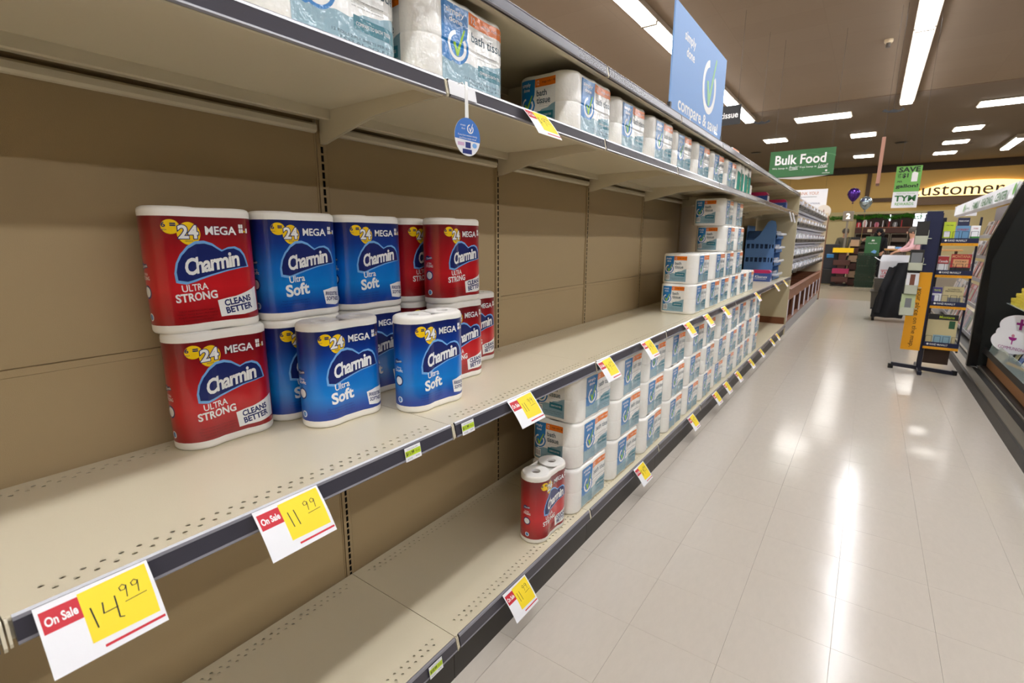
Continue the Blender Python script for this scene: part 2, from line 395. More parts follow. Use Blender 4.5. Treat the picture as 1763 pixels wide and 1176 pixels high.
def bracket_mb(big=True):
    mb=MB(); h=.10 if big else .07
    pr=[(-D_+.004,-.006),(-D_+.004,-h),(-D_+.02,-h),(-.27,-.050),(-.10,-.038),(-.026,-.0365),(-.026,-.006)]
    mb.prism(pr,.003,.006,'y'); mb.prism([(x,z) for x,z in pr],.0005,.0012,'y')
    mb.cyl((-.30,.006,-.026),(-.30,.010,-.026),.006,n=10)
    for i in range(2): mb.box(-D_-.006,-D_+.006,.003,.006,-.03-.05*i,-.012-.05*i)
    return mb
def clip_mb():
    mb=MB(); pts=[(.0,.002),(.006,.004),(.010,-.002),(.0125,-.015),(.018,-.033),(.016,-.040),(.008,-.040),(.0,-.03)]
    mb.prism(pts,-.0055,-.0015,'y'); mb.prism([(x*.9,z*.95) for x,z in pts],.001,.0045,'y'); return mb
def upright_mb(zt):
    """steel post with real slots punched in its face"""
    mb=MB(); hw=.0155; sw=.0046; x=-D_; p=.0254
    z=.012
    n=int((zt-z)/p)
    mb.add([(x,-hw,0),(x,-sw,0),(x,-sw,zt),(x,-hw,zt)],[(0,1,2,3)]); mb.add([(x,sw,0),(x,hw,0),(x,hw,zt),(x,sw,zt)],[(0,1,2,3)])
    for i in range(n):
        a=z+i*p; mb.add([(x,-sw,a),(x,sw,a),(x,sw,a+.0065),(x,-sw,a+.0065)],[(0,1,2,3)])
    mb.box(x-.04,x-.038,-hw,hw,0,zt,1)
    mb.box(x-.038,x-.0001,-hw,-hw+.001,0,zt).box(x-.038,x-.0001,hw-.001,hw,0,zt)
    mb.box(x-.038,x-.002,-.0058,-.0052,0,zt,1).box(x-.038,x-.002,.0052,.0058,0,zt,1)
    return mb
sh_h=shelf_mesh('s',True); sh_p=shelf_mesh('s',False)
M_=bpy.data.meshes
def share(name,src,parent,loc=(0,0,0)):
    o=bpy.data.objects.new(name,src.data); COL.objects.link(o); o.parent=parent; o.location=loc; return o
proto={}
def put(key,name,mbf,mats,parent,loc=(0,0,0),smooth=False):
    if key not in proto: proto[key]=mbf().build(name,mats,parent,smooth=smooth); proto[key].location=loc; return proto[key]
    return share(name,proto[key],parent,loc)
chromelow=mat('worn_channel',(120,120,128),rough=.2,metal=.35)
where={-2:'behind the camera',-1:'at the left picture edge',0:'nearest bay, under the red and blue packs',1:'second bay, holding the short stack of red packs',2:'third bay, first bay filled on its base',3:'fourth bay, with the first white packs on the middle shelf',4:'fifth bay, with the tall white stack',5:'sixth bay, behind the tall white stack',6:'seventh bay, with the small blue box',7:'eighth bay, holding the blue display tray',8:'last bay before the end panel'}
PAN=1.11
for k in range(-2,NB):
    b=thing('shelf_bay','beige steel shelving '+where[k],'shelving',(0,k*L_,0),0,'beige tissue shelving bays')
    near = -1<=k<=4
    d=put(('deck',near),'base_deck',lambda: (sh_h if near else sh_p),beige,b,(0,0,ZD))
    put('krail','price_rail',rail_mb,[railm,railtrim],d); put('kclip','rail_clip',clip_mb,beige,d,smooth=False)
    put('kick','kick_plate',lambda: MB().prism([(-.02,0),(-.006,.0),(-.006,.118),(-.012,.122),(-.02,.122)],.001,L_-.001,'y').box(-.5,-.02,0,.01,0,.12).box(-.5,-.02,L_-.01,L_,0,.12),kick,b)
    for z,nm in ((ZM,'middle'),(ZU,'upper'),(ZT,'top')):
        hh = near and z==ZM
        s=put(('sh',hh),'shelf',lambda: (sh_h if hh else sh_p),beige,b,(0,0,z))
        put('krail','price_rail',rail_mb,[railm,railtrim],s); put('kclip','rail_clip',clip_mb,beige,s)
        put('brk','bracket',bracket_mb,beige,s); 
        q=share('bracket',proto['brk'],s,(0,L_-.0075,0))
    put('up','upright',lambda: upright_mb(2.06),[panelm,darkslot],b)
    def pan(z0,z1,lip):
        def f():
            mb=MB(); mb.bbox(-D_-.02,-D_-.006,.0185,L_-.0185,z0+.0006,z1-.0006,b=.002)
            mb.box(-D_-.006,-D_-.0035,.0185,.0225,z0,z1); mb.box(-D_-.006,-D_-.0035,L_-.0225,L_-.0185,z0,z1)
            if lip: mb.prism([(-D_-.006,z1-.018),(-D_-.0035,z1-.0165),(-D_-.0035,z1-.001),(-D_-.006,z1)],.023,L_-.023,'y')
            return mb
        return f
    put('p1','back_panel',pan(ZD-.04,PAN,True),panelm,b); put('p2','back_panel',pan(PAN,2.05,False),panelm,b)
    put('hr','hanging_rail',lambda: MB().prism([(-D_-.004,1.700),(-D_+.006,1.702),(-D_+.012,1.708),(-D_+.012,1.722),(-D_+.006,1.728),(-D_-.004,1.730)],.02,L_-.02,'y').prism([(-D_-.004,1.968),(-D_+.008,1.972),(-D_+.008,1.99),(-D_-.004,1.995)],.02,L_-.02,'y'),beige,b)
    put('gd','floor_trim',lambda: MB().box(-D_-.02,-D_-.004,.0,L_,0,.12),panelm,b)
# rear skin of the run, so that it is a closed two sided gondola
# end panel after the last bay
ep=thing('end_panel','beige side panel with brown foot strip closing the tissue shelves','panel',(0,NB*L_,0))
epm=mat('end_panel_paint',(190,178,146),rough=.55)
MB().bbox(-D_-.02,.012,.0,.03,.001,2.06,b=.004).build('side_sheet',epm,ep)
MB().bbox(-D_-.0,-.008,-.008,-.0005,.163,.262,b=.003).build('foot_strip',mat('brown_wood',(112,62,30),rough=.45,var=.1,vscale=9),ep)

# ------------------------------------------------------------------ toilet-paper packs
class Wrap:
    """closed outline of film round a grid of rolls (nx wide, ny deep); s=0 at the middle of the front, running to +x"""
    def __init__(w,nx,ny,r,dip,h,edge,grooves=()):
        w.h,w.edge,w.grooves=h,edge,grooves; W,Dp=nx*r,ny*r
        def run(n): # samples between first and last roll centre: (pos, depth factor)
            o=[]
            for i in range(n-1):
                for k in range(8):
                    t=k/8; u=min(t,1-t)*2; o.append((-(n-1)*r+2*r*(i+t), max(math.sqrt(max(0,1-u*u)),1-dip)))
            return o
        pts=[]
        cor=[0,15,30,45,60,75]
        # front (y=-)
        for p_,hf in run(nx): pts.append((p_,-(Dp-r)-r*hf))
        for a in cor: pts.append((W-r+r*math.sin(R(a)),-(Dp-r)-r*math.cos(R(a))))
        for p_,hf in run(ny): pts.append((W-r+r*hf,p_))
        for a in cor: pts.append((W-r+r*math.cos(R(a)),(Dp-r)+r*math.sin(R(a))))
        for p_,hf in run(nx): pts.append((-p_,(Dp-r)+r*hf))
        for a in cor: pts.append((-(W-r)-r*math.sin(R(a)),(Dp-r)+r*math.cos(R(a))))
        for p_,hf in run(ny): pts.append((-(W-r)-r*hf,-p_))
        for a in cor: pts.append((-(W-r)-r*math.cos(R(a)),-(Dp-r)-r*math.sin(R(a))))
        w.p=[Vector(q) for q in pts]; n=len(pts); w.n=n
        w.nm=[]
        for i in range(n):
            t=(w.p[(i+1)%n]-w.p[i-1]).normalized(); w.nm.append(Vector((t.y,-t.x)))
        s=[0]
        for i in range(n): s.append(s[-1]+(w.p[(i+1)%n]-w.p[i]).length)
        w.total=s[-1]
        # arclength of x=0 on the front
        k=min(range(n),key=lambda i: abs(w.p[i].x)+ (0 if w.p[i].y<0 else 9)); w.s0=s[k]
        w.s=s
        w.zs=[0,edge*.15,edge*.5,edge]+[edge+(h-2*edge)*i/10 for i in range(1,10)]+[h-edge,h-edge*.5,h-edge*.15,h]
        for g in grooves: w.zs += [g-.006,g-.002,g+.002,g+.006]
        w.zs=sorted(set(round(z,5) for z in w.zs))
    def inset(w,z):
        e=w.edge; d=min(z,w.h-z); o=0
        if d<e: o=e*.8*(1-math.sqrt(max(0,1-((e-d)/e)**2)))
        for g in w.grooves:
            if abs(z-g)<.006: o+=.0014*(1-abs(z-g)/.006)
        return o
    def at(w,s,z,off=0.):
        s=(s+w.s0)%w.total
        lo,hi=0,w.n
        while hi-lo>1:
            m=(lo+hi)//2
            if w.s[m]<=s: lo=m
            else: hi=m
        t=(s-w.s[lo])/max(1e-9,(w.s[lo+1]-w.s[lo])); a,b=w.p[lo],w.p[(lo+1)%w.n]; na,nb=w.nm[lo],w.nm[(lo+1)%w.n]
        p=a.lerp(b,t); n=na.lerp(nb,t)
        # piecewise-linear inset in z between the fold lines
        zs=w.zs
        for i in range(len(zs)-1):
            if zs[i]<=z<=zs[i+1]:
                f=(z-zs[i])/(zs[i+1]-zs[i]); ins=w.inset(zs[i])*(1-f)+w.inset(zs[i+1])*f; break
        else: ins=0
        q=p-n*(ins-off); return (q.x,q.y,z)
    def body(w,matf):
        mb=MB(); n=w.n; k=len(w.zs)
        vs=[]
        for z in w.zs:
            ins=w.inset(z); vs += [(q.x-m.x*ins,q.y-m.y*ins,z) for q,m in zip(w.p,w.nm)]
        mb.v=vs
        for j in range(k-1):
            mi=matf((w.zs[j]+w.zs[j+1])/2)
            for i in range(n): mb.f.append((j*n+i,j*n+(i+1)%n,(j+1)*n+(i+1)%n,(j+1)*n+i)); mb.m.append(mi)
        ins=w.inset(w.h)+.001; vs += [(q.x-m.x*ins,q.y-m.y*ins,w.h-.0135) for q,m in zip(w.p,w.nm)]
        for i in range(n): mb.f.append(((k-1)*n+i,(k-1)*n+(i+1)%n,k*n+(i+1)%n,k*n+i)); mb.m.append(0)
        mb.f.append(tuple(range(n-1,-1,-1))); mb.m.append(0); mb.f.append(tuple(range(k*n,(k+1)*n))); mb.m.append(0); return mb
    def folds(w):
        o=[]
        for x in w.s[:-1]:
            for t in (-w.total,0,w.total): o.append(x-w.s0+t)
        return [x for x in o if -w.total*.75<x<w.total*.75]
def roll_mb(r,h=.02):
    mb=MB(); rr=r-.0065
    mb.lathe([(.019,-.012),(.019,.0),(.0215,.0006),(rr-.003,.0012),(rr,.0),(rr,-.004)],28,0); 
    mb.lathe([(.0002,-.011),(.019,-.011)],28,1); return mb
def six_pack(kind,name,label):
    t=thing(name,label,'toilet paper pack',(0,0,0),0,'')
    r,h=.061,.295; w=Wrap(2,1,r,.10,h,.010)
    b=.0215
    w.zs=sorted(w.zs+[b,h-b])
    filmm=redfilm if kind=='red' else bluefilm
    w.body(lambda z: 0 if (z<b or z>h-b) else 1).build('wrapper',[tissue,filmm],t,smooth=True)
    rl=roll_mb(r).build('roll',[rolltop,core],t,smooth=True,loc=(-r,0,h)); share('roll',rl,t,(r,0,h))
    P=Print(); wf=.262; hf=h-2*b
    X=lambda u:(u-.5)*wf*.92-.020
    Z=lambda v:b+v*hf
    # yellow burst
    P.poly(circ(X(.40),Z(.845),.0265),pyel,1); P.poly(circ(X(.245),Z(.905),.0185,.0165),pyel,1.01)
    P.text('6',X(.19),Z(.925),.0085,.012,navy,2,bold=.02); P.text('MEGA',X(.19),Z(.878),.012,.003,navy,2)
    P.text('=',X(.265),Z(.925),.0115,.0075,navy,2,bold=.04)
    P.text('24',X(.395),Z(.86),.046,.031,inkwhite,3,bold=.03,outline=navy,ow=.045)
    P.text('REGULAR',X(.395),Z(.776),.018,.003,navy,2)
    P.text('MEGA',X(.70),Z(.875),.070,.0205,inkwhite,3,bold=.022,outline=navy,ow=.02)
    for i in range(2):
        for j in range(2): P.poly(rrect(X(.875+.026*i),X(.898+.026*i),Z(.855+.045*j),Z(.893+.045*j),.0008),inkwhite,2)
    P.text('=',X(.94),Z(.87),.006,.004,pyel,2,bold=.04); P.poly(rrect(X(.958),X(.985),Z(.855),Z(.9),.001),inkwhite,2)
    # blue cloud shape
    cl=[(.30,.43),(.295,.50),(.315,.575),(.355,.64),(.42,.70),(.50,.735),(.58,.74),(.65,.72),(.70,.688),(.735,.668),(.79,.69),(.85,.695),(.905,.672),(.94,.63),(.96,.58),(.975,.53),(.90,.525),(.78,.505),(.62,.47),(.48,.435),(.38,.415)]
    cl=[(a-.045,(c-.57)*1.08+.57) for a,c in cl]; cx,cyy=.585,.57
    P.poly([(X(cx+(a-cx)*1.06),Z(cyy+(c-cyy)*1.15)) for a,c in cl],skyb,1.3); P.poly([(X(a),Z(c)) for a,c in cl],navy,1.7)
    P.text('Charmin',X(.585),Z(.572),.128,.040,inkwhite,2.6,rot=9,bold=.032,shear=.22,spacing=.9)
    if kind=='red':
        P.text('ULTRA',X(.40),Z(.345),.060,.0165,inkwhite,2,rot=3,bold=.015); P.text('STRONG',X(.41),Z(.258),.094,.0205,inkwhite,2,rot=3,bold=.03)
        P.poly([(X(.62),Z(.04)),(X(.60),Z(.205)),(X(.78),Z(.235)),(X(1.03),Z(.315)),(X(1.05),Z(.07)),(X(.85),Z(.045))],inkwhite,1.2)
        P.text('CLEANS',X(.80),Z(.19),.066,.0165,navy,2,rot=9,bold=.035); P.text('BETTER',X(.81),Z(.115),.066,.0165,navy,2,rot=9,bold=.035)
        side=('ULTRA','STRONG'); fine=dred
    else:
        P.text('Ultra',X(.43),Z(.365),.052,.019,inkwhite,2,rot=4,bold=.015); P.text('Soft',X(.43),Z(.245),.076,.034,inkwhite,2,rot=4,bold=.035)
        P.poly([(X(.79),Z(.05)),(X(.765),Z(.21)),(X(.90),Z(.24)),(X(1.05),Z(.235)),(X(1.08),Z(.05)),(X(.93),Z(.03))],inkwhite,1.2)
        P.text('IRRESISTIBLE',X(.90),Z(.165),.052,.011,navy,2,rot=-4,bold=.03); P.text('SOFTNESS',X(.905),Z(.105),.050,.012,navy,2,rot=-4,bold=.03)
        side=('Ultra','Soft'); fine=dblue
    for i,(v,wd) in enumerate(((.125,.085),(.095,.092),(.065,.088),(.035,.07))):
        P.text('TOILET PAPER ROLLS 2-PLY SHEETS',X(.40),Z(v),wd,.0038,fine,2)
    # narrow side print, wraps the left end
    xs0=-.5*wf-.028
    Q=Print()
    Q.poly([(xs0+(a-.63)*.05,Z(.545+(c-.57)*.2)) for a,c in cl],navy,1.5); Q.text('Charmin',xs0,Z(.548),.026,.007,inkwhite,2,rot=8,bold=.02)
    Q.text(side[0],xs0,Z(.475),.022,.0065,inkwhite,2,bold=.01); Q.text(side[1],xs0,Z(.438),.034,.009,inkwhite,2,bold=.02)
    Q.poly(circ(xs0,Z(.31),.0165),navy,1.3); Q.poly(circ(xs0,Z(.31),.0125),inkwhite,1.7)
    Q.poly(circ(xs0+.002,Z(.075),.0095),inkwhite,1.3); Q.poly(circ(xs0+.002,Z(.075),.0072),skyb,1.7); Q.stroke([(xs0+.002,Z(.055)),(xs0+.002,Z(.095))],.003,navy,2)
    Q.build('side_label',t,lambda x,y,L:w.at(x,y,.0003*L),w.folds(),[z for z in w.zs])
    P.build('printed_label',t,lambda x,y,L:w.at(x,y,.0003*L),w.folds(),[z for z in w.zs])
    return t
def sd_logo(P,cx,cy,r,m_ring,m_check,L=2,sy=1.):
    P.ring(cx,cy,r,r*.74,m_ring,L,a0=100,a1=395,sy=sy)
    P.poly([(cx-r*.42,cy+.18*r*sy),(cx-.16*r,cy+.22*r*sy),(cx+.04*r,cy-.22*r*sy),(cx+.72*r,cy+1.25*r*sy),(cx+.86*r,cy+1.22*r*sy),(cx+.12*r,cy-.68*r*sy),(cx-.08*r,cy-.68*r*sy)],m_check,L+.5)
def twelve_pack():
    t=thing('tissue_pack','x','toilet paper pack',(0,0,0),0,'')
    r,h=.0615,.212; w=Wrap(3,2,r,.06,h,.014,grooves=(h/2,))
    w.body(lambda z:0).build('wrapped_rolls',film,t,smooth=True)
    rl=roll_mb(r).build('roll',[rolltop,core],t,smooth=True,loc=(-2*r,-r,h-.001))
    for i in range(3):
        for j in range(2):
            if i or j: share('roll',rl,t,(-2*r+2*r*i,-r+2*r*j,h-.001))
    def label(x0,x1,z0,z1,two):
        P=Print(); W,Hh=x1-x0,z1-z0; X=lambda u:x0+u*W; Z=lambda v:z0+v*Hh
        bx=.37 if not two else .43
        P.rect(X(0),X(1),Z(0),Z(1),sdwhite,.9)
        P.poly([(X(0),Z(0)),(X(1),Z(0)),(X(1),Z(.50)),(X(.9),Z(.48)),(X(.78),Z(.42)),(X(.62),Z(.40)),(X(.5),Z(.32)),(X(.35),Z(.33)),(X(.2),Z(.28)),(X(0),Z(.30))],sdgrey,1.1)
        P.poly([(X(0),Z(.30)),(X(.12),Z(.27)),(X(.24),Z(.36)),(X(.33),Z(.50)),(X(bx-.015),Z(.7)),(X(bx),Z(1)),(X(0),Z(1))],sdblue,1.3)
        P.rect(X(bx),X(1),Z(.84),Z(1),sdorange,1.3)
        P.text('simply',X(.19),Z(.90),.25*W,Hh*.095,inkwhite,2.2,bold=.012); P.text('done',X(.20),Z(.81),.18*W,Hh*.07,inkwhite,2.2,bold=.012)
        rr=.155*W if not two else .175*W; rr=min(rr,Hh*.19)
        P.poly(circ(X(.215),Z(.5),rr*1.22),sdblue,1.5); sd_logo(P,X(.215),Z(.5),rr,inkwhite,sdlime,2.2)
        tx=(bx+1)/2
        P.text('12',X(bx+.08),Z(.92),.07*W,Hh*.09,inkwhite,2.2,bold=.01); P.text('mega rolls = 48',X(tx+.09),Z(.92),.36*W,Hh*.06,inkwhite if not two else dred,2.2)
        if two: P.text('bath',X(tx-.1),Z(.72),.28*W,Hh*.12,inkslate,2.2,bold=.02); P.text('tissue',X(tx-.05),Z(.575),.38*W,Hh*.12,inkslate,2.2,bold=.02)
        else: P.text('bath tissue',X(tx),Z(.70),.54*W,Hh*.125,inkslate,2.2,bold=.012)
        for i in range(3): P.text('soft strong and absorbent',X(tx-.02),Z(.53-.035*i),.30*W,Hh*.02,grayink,1.8)
        P.poly([(X(tx-.16 if not two else .5),Z(.22)),(X(.94),Z(.20)),(X(.94),Z(.35)),(X(tx-.16 if not two else .5),Z(.37))],sdteal,1.8)
        P.text('COMPARE TO BATH TISSUE',X(.72),Z(.285),.34*W,Hh*.04,inkwhite,2.4)
        if two:
            P.rect(X(.07),X(.27),Z(.06),Z(.26),inkwhite,1.5)
            for i in range(7): P.rect(X(.085+.026*i),X(.085+.026*i+.012),Z(.09),Z(.24),inkslate,1.9)
        P.text('12 ROLLS 2-PLY SHEETS PER ROLL',X(.62),Z(.13),.6*W,Hh*.03,inkslate,1.8); P.text('TOTAL SQ FT',X(.62),Z(.075),.5*W,Hh*.03,inkslate,1.8)
        return P
    xs=w.folds(); off=lambda x,y,L:w.at(x,y,.0003*L+.0004)
    label(-.105,.176,.012,.198,False).build('printed_label',t,off,xs,w.zs)
    q=w.total/4
    # left end face (towards -x): centre of the left run
    cl=-(3*r+2*r)+ (3*r*0)  # rough arclength of the end centre
    best=min((abs(w.at(s_/1000,.1)[1])+(9 if w.at(s_/1000,.1)[0]>0 else 0),s_/1000) for s_ in range(-400,-100,2))[1]
    label(best-.100,best+.058,.018,.196,True).build('end_label',t,off,xs,w.zs)
    return t

RP=math.pi/2
red0=six_pack('red','tissue_pack','x'); blue0=six_pack('blue','tissue_pack','x')
hp=.295; hwid=.122
# (kind, x of front face, y of left end, z, rot jitter, label)
six=[('red',-.378,.385,ZM,1,'red six-roll pack at the far left, bottom of the left red pair'),
 ('red',-.385,.376,ZM+hp,-1,'red six-roll pack at the far left, on top of the left red pair'),
 ('blue',-.388,.632,ZM,0,'back-row blue six-roll pack, mostly hidden behind the left front blue pack'),
 ('blue',-.25,.662,ZM,-2,'left one of the two blue six-roll packs standing in front'),
 ('blue',-.385,.630,ZM+hp,1,'blue six-roll pack on top, directly right of the top red pack'),
 ('blue',-.388,.884,ZM,0,'back-row blue six-roll pack peeping out between the two front blue packs'),
 ('blue',-.13,.905,ZM,-3,'right one of the two front blue packs, nearest the price rail'),
 ('blue',-.38,.880,ZM+hp,0,'blue six-roll pack on top, second from the top red pack'),
 ('red',-.402,1.150,ZM,0,'back-row red six-roll pack on the shelf, behind the right front blue pack'),
 ('red',-.402,1.140,ZM+hp,0,'red six-roll pack set back on top, only its left side showing'),
 ('red',-.272,1.188,ZM,0,'red six-roll pack on the shelf, just right of the right front blue pack'),
 ('red',-.272,1.180,ZM+hp,2,'red six-roll pack at the right end of the top row'),
 ('red',-.39,1.425,ZM,0,'red six-roll pack on the shelf at the right end, by the slotted post'),
 ('red',-.03,1.455,ZD,0,'red six-roll pack standing alone on the base deck')]
fr=fb=True
for kind,xf,yl,z,j,lab in six:
    grp='red and blue six-roll packs'
    loc=(xf-.061,yl+hwid,z+.0004); rz=RP+R(j*.8)
    if kind=='red':
        if fr: o=red0; fr=False; o.location=loc; o.rotation_euler=(0,0,rz); o['label']=lab; o['group']=grp
        else: dup(red0,loc,rz,lab,grp)
    else:
        if fb: o=blue0; fb=False; o.location=loc; o.rotation_euler=(0,0,rz); o['label']=lab; o['group']=grp
        else: dup(blue0,loc,rz,lab,grp)

tw=twelve_pack(); ftw=True; HPK=.2125
def place_tw(xf,yl,z,j,lab,grp):
    global ftw
    loc=(xf-.123,yl+.1845,z+.0004); rz=RP+R(j)
    if ftw: tw.location=loc; tw.rotation_euler=(0,0,rz); tw['label']=lab; tw['group']=grp; ftw=False
    else: dup(tw,loc,rz,lab,grp)
ORD=['first','second','third','fourth','fifth','sixth','seventh','eighth','ninth','tenth','eleventh','twelfth']
lev=['bottom','middle','top']
for c in range(11):
    for l in range(3):
        place_tw(-.02+rnd.uniform(-.012,.008),1.745+.4*c+rnd.uniform(-.008,.008)+(.012*(l-1)),ZD+HPK*l,rnd.uniform(-1.2,1.2),
                 'white twelve-roll pack, %s of the %s base-deck stack from the lone red pack'%(lev[l],ORD[c]),'white packs on the base deck')
mid=[(3.49,0,0),(3.50,1,0),(3.875,0,1),(4.26,0,2),(4.645,0,3),(5.03,0,4),(5.42,0,5),(3.985,1,1),(4.37,1,2),(4.76,1,3),(4.27,2,0),(4.66,2,1),(4.215,3,0),(4.60,3,1)]
for y,l,c in mid:
    place_tw(-.055+(-.012 if c>1 else 0)-(.015 if l>2 else 0),y,ZM+HPK*l,rnd.uniform(-1,1),
             'white twelve-roll pack, %s layer of the middle-shelf stack, %s from the left'%(ORD[l],ORD[c]),'white packs on the middle shelf')
upp=[.05,.452,.852,1.60,2.00,2.40,2.79,3.20,3.60,4.0]
for i,y in enumerate(upp):
    place_tw(-.025+rnd.uniform(-.01,.01),y,ZU,rnd.uniform(-1,1),'white twelve-roll pack on the upper shelf, %s from the left'%ORD[i],'white packs on the upper shelf')
# green printed packs at the far end of the upper shelf
gm=mat('print_sea_green',(52,150,132),rough=.25,coat=.9,bump=.6,bscale=34)
gp=thing('paper_towel_pack','white and sea-green paper pack on the upper shelf, left of a pair','paper pack',(-.09,4.53,ZU+.0005),RP,'green and white packs on the upper shelf')
wg=Wrap(2,1,.065,.12,.235,.02); wg.body(lambda z:0).build('wrapped_rolls',film,gp,smooth=True)
Pg=Print(); Pg.poly([(-.11,.02),(.11,.02),(.11,.12),(.05,.16),(-.03,.13),(-.11,.17)],gm,1); Pg.poly(circ(0,.16,.035,.03),mat('print_forest',(20,92,70),rough=.4),1.6)
Pg.build('printed_label',gp,lambda x,y,L:wg.at(x,y,.0004*L),wg.folds(),wg.zs)
dup(gp,(-.09,4.82,ZU+.0005),RP,'white and sea-green paper pack on the upper shelf, right of a pair')
cb=thing('tissue_carton','plain white carton after the green packs on the upper shelf','carton',(-.13,5.12,ZU+.0005),RP)
MB().bbox(-.1,.1,-.06,.06,0,.12,b=.004).build('carton_body',white,cb); MB().box(-.1,.1,-.0615,-.0602,.09,.105).build('flap',inkwhite,cb)

# small blue tissue boxes with magenta top
def tissue_box(loc,lab,rz=0):
    t=thing('tissue_box',lab,'tissue box',loc,rz,'blue and magenta tissue boxes')
    MB().bbox(-.11,.11,-.06,.06,0,.105,b=.003).build('carton_body',mat('carton_blue',(58,88,160),rough=.4,coat=.4),t)
    MB().prism([(-.11,.1055),(.085,.1055),(.11,.12),(.085,.145),(-.11,.145)],-.058,.058,'y').build('flap',mat('magenta_card',(196,40,100),rough=.4),t)
    P=Print(); P.text('Kleenex',0,.06,.15,.035,inkwhite,1,shear=.2,bold=.01); P.stroke([(-.08,.03),(.06,.03)],.004,inkwhite,1); P.build('printed_label',t,lambda x,y,L:(x,-.0602-.0006*L,y))
    return t
tb=tissue_box((-.20,7.12,ZM+.0005),'small blue and magenta tissue box on the middle shelf before the blue display')
dup(tb,(-.20,6.30,ZU+.0005),0,'blue and magenta tissue box on the upper shelf, in front of the dark gap'); dup(tb,(-.17,7.55,ZU+.0005),0,'blue tissue box far right on the upper shelf beside the end panel')
# blue cardboard display tray on the middle shelf
dt=thing('display_tray','tall blue cardboard display tray with rows of windows, on middle shelf','display',(-.27,7.42,ZM+.0005))
cblue=mat('blue_cardboard',(88,132,190),rough=.55); cdark=mat('dark_blue_carton',(30,66,110),rough=.5); clr=mat('frosted_pack',(200,208,222),rough=.25,coat=.6)
def side_board():
    mb=MB(); prof=[(-.22,0),(.14,0),(.14,.70),(.12,.77),(.05,.78),(.0,.74),(-.05,.62),(-.12,.54),(-.22,.52)]
    return mb
# side wall with real window openings: vertical and horizontal strips
mb=MB(); ys=(0,.006)
for z0,z1 in ((0,.055),(.115,.235),(.295,.415),(.475,.53)): mb.box(-.22,.14,0,.006,z0,z1)
for z0,z1 in ((.055,.115),(.235,.295),(.415,.475)):
    for i in range(7):
        x=-.22+i*.055; mb.box(x,min(.14,x+.018),.0,.006,z0,z1)
    mb.box(.09,.14,0,.006,z0,z1)
mb.prism([(-.12,.53),(.14,.53),(.14,.70),(.12,.77),(.07,.785),(.03,.76),(-.01,.68),(-.06,.59)],0,.006,'y')
mb.build('side_wall',cblue,dt)
MB().box(-.22,.14,.55,.556,0,.55).build('side_wall',cblue,dt); MB().box(-.22,-.214,.007,.549,0,.72).build('back_wall',cblue,dt)
for i,z in enumerate((.003,.18,.36,.54)):
    tr=MB().box(-.213,.16,.008,.548,z,z+.006).box(.155,.16,.008,.548,z,z+.05).build('tray_shelf',cblue,dt)
for z in (.01,.187,.367,.547):
    for i in range(3):
        MB().bbox(-.2,.13,.02+.176*i,.18+.176*i,z,z+.10,b=.006).build('carton_in_tray',cdark if i==0 else clr,dt)
for z in (.05,.23,.41,.585): MB().bbox(.14,.205,.01,.5,z,z+.035,b=.01).build('frosted_lip',clr,dt)

# ------------------------------------------------------------------ price cards, labels, wobbler
def hand(P,s,x,y,h,m,L):
    G={'1':[[(0,1),(.05,0)]],'4':[[(.05,1),(0,.5),(.42,.52)],[(.42,1.05),(.38,0),(.5,-.06)]],'9':[[(.36,.8),(.2,1),(.02,.85),(.05,.6),(.25,.58),(.36,.85),(.3,.4),(.25,0)]],'3':[[(0,.95),(.3,1),(.1,.6),(.35,.35),(.05,0)]],'$':[[(.3,.9),(0,.8),(.3,.3),(0,.15)],[(.15,1.1),(.15,-.1)]]}
    for ch in s:
        for st in G[ch]: P.stroke([(x+a*h,y+b*h) for a,b in st],h*.035+.003,m,L)
        x+=(.30 if ch=='1' else .58)*h
def sale_card(price):
    t=thing('sale_card','x','price card')
    W,Hc=.138,.102
    MB().add([(0,0,0)],[]) 
    # curved card: local x to the right (world +y after rotation), z down the card
    segs=6; mb=MB(); vs=[]
    def S_(y): # y 1 top..0 bottom -> (out, drop)
        d=(1-y)*Hc; a=R(12); 
        ang=R(38); return (d*math.sin(ang)+.0035*math.sin(math.pi*(1-y)), -d*math.cos(ang))
    for i in range(segs+1):
        y=1-i/segs; o,z=S_(y)
        vs += [(0,-o,z),(W,-o,z),(0,-o+.0007,z),(W,-o+.0007,z)]
    fs=[]
    for i in range(segs):
        a=4*i; fs += [(a,a+4,a+5,a+1),(a+2,a+3,a+7,a+6),(a,a+2,a+6,a+4),(a+1,a+5,a+7,a+3)]
    fs += [(0,1,3,2),(4*segs,4*segs+2,4*segs+3,4*segs+1)]
    mb.add(vs,fs).build('card',white,t)
    P=Print()
    P.rect(.03,.345,.62,.92,redm,1); P.text('On Sale',.187,.77,.265,.13,inkwhite,2,bold=.03)
    P.poly([(.345,.22),(.955,.20),(.97,.97),(.345,.95)],yel,1)
    P.rect(.43,.985,.085,.125,redm,1)
    if price=='14': hand(P,'14',.41,.40,.30,ink,2); 
    elif price=='11': hand(P,'11',.43,.45,.30,ink,2)
    else: hand(P,'$'+price,.38,.45,.30,ink,2)
    hand(P,'99',.68,.63,.19,ink,2); P.stroke([(.70,.57),(.90,.585)],.010,ink,2)
    xs=(); zs=[i/segs for i in range(1,segs)]
    def fn(x,y,L):
        yy=min(max(y,0),1); i=min(segs-1,int((1-yy)*segs)); f=(1-yy)*segs-i; a=S_(1-i/segs); c=S_(1-(i+1)/segs)
        return (x*W,-(a[0]*(1-f)+c[0]*f)-.0003*L,a[1]*(1-f)+c[1]*f-.0001*L)
    P.build('printed_face',t,fn,xs,zs)
    return t
cards={k:sale_card(k) for k in ('14','11','9')}
used=set()
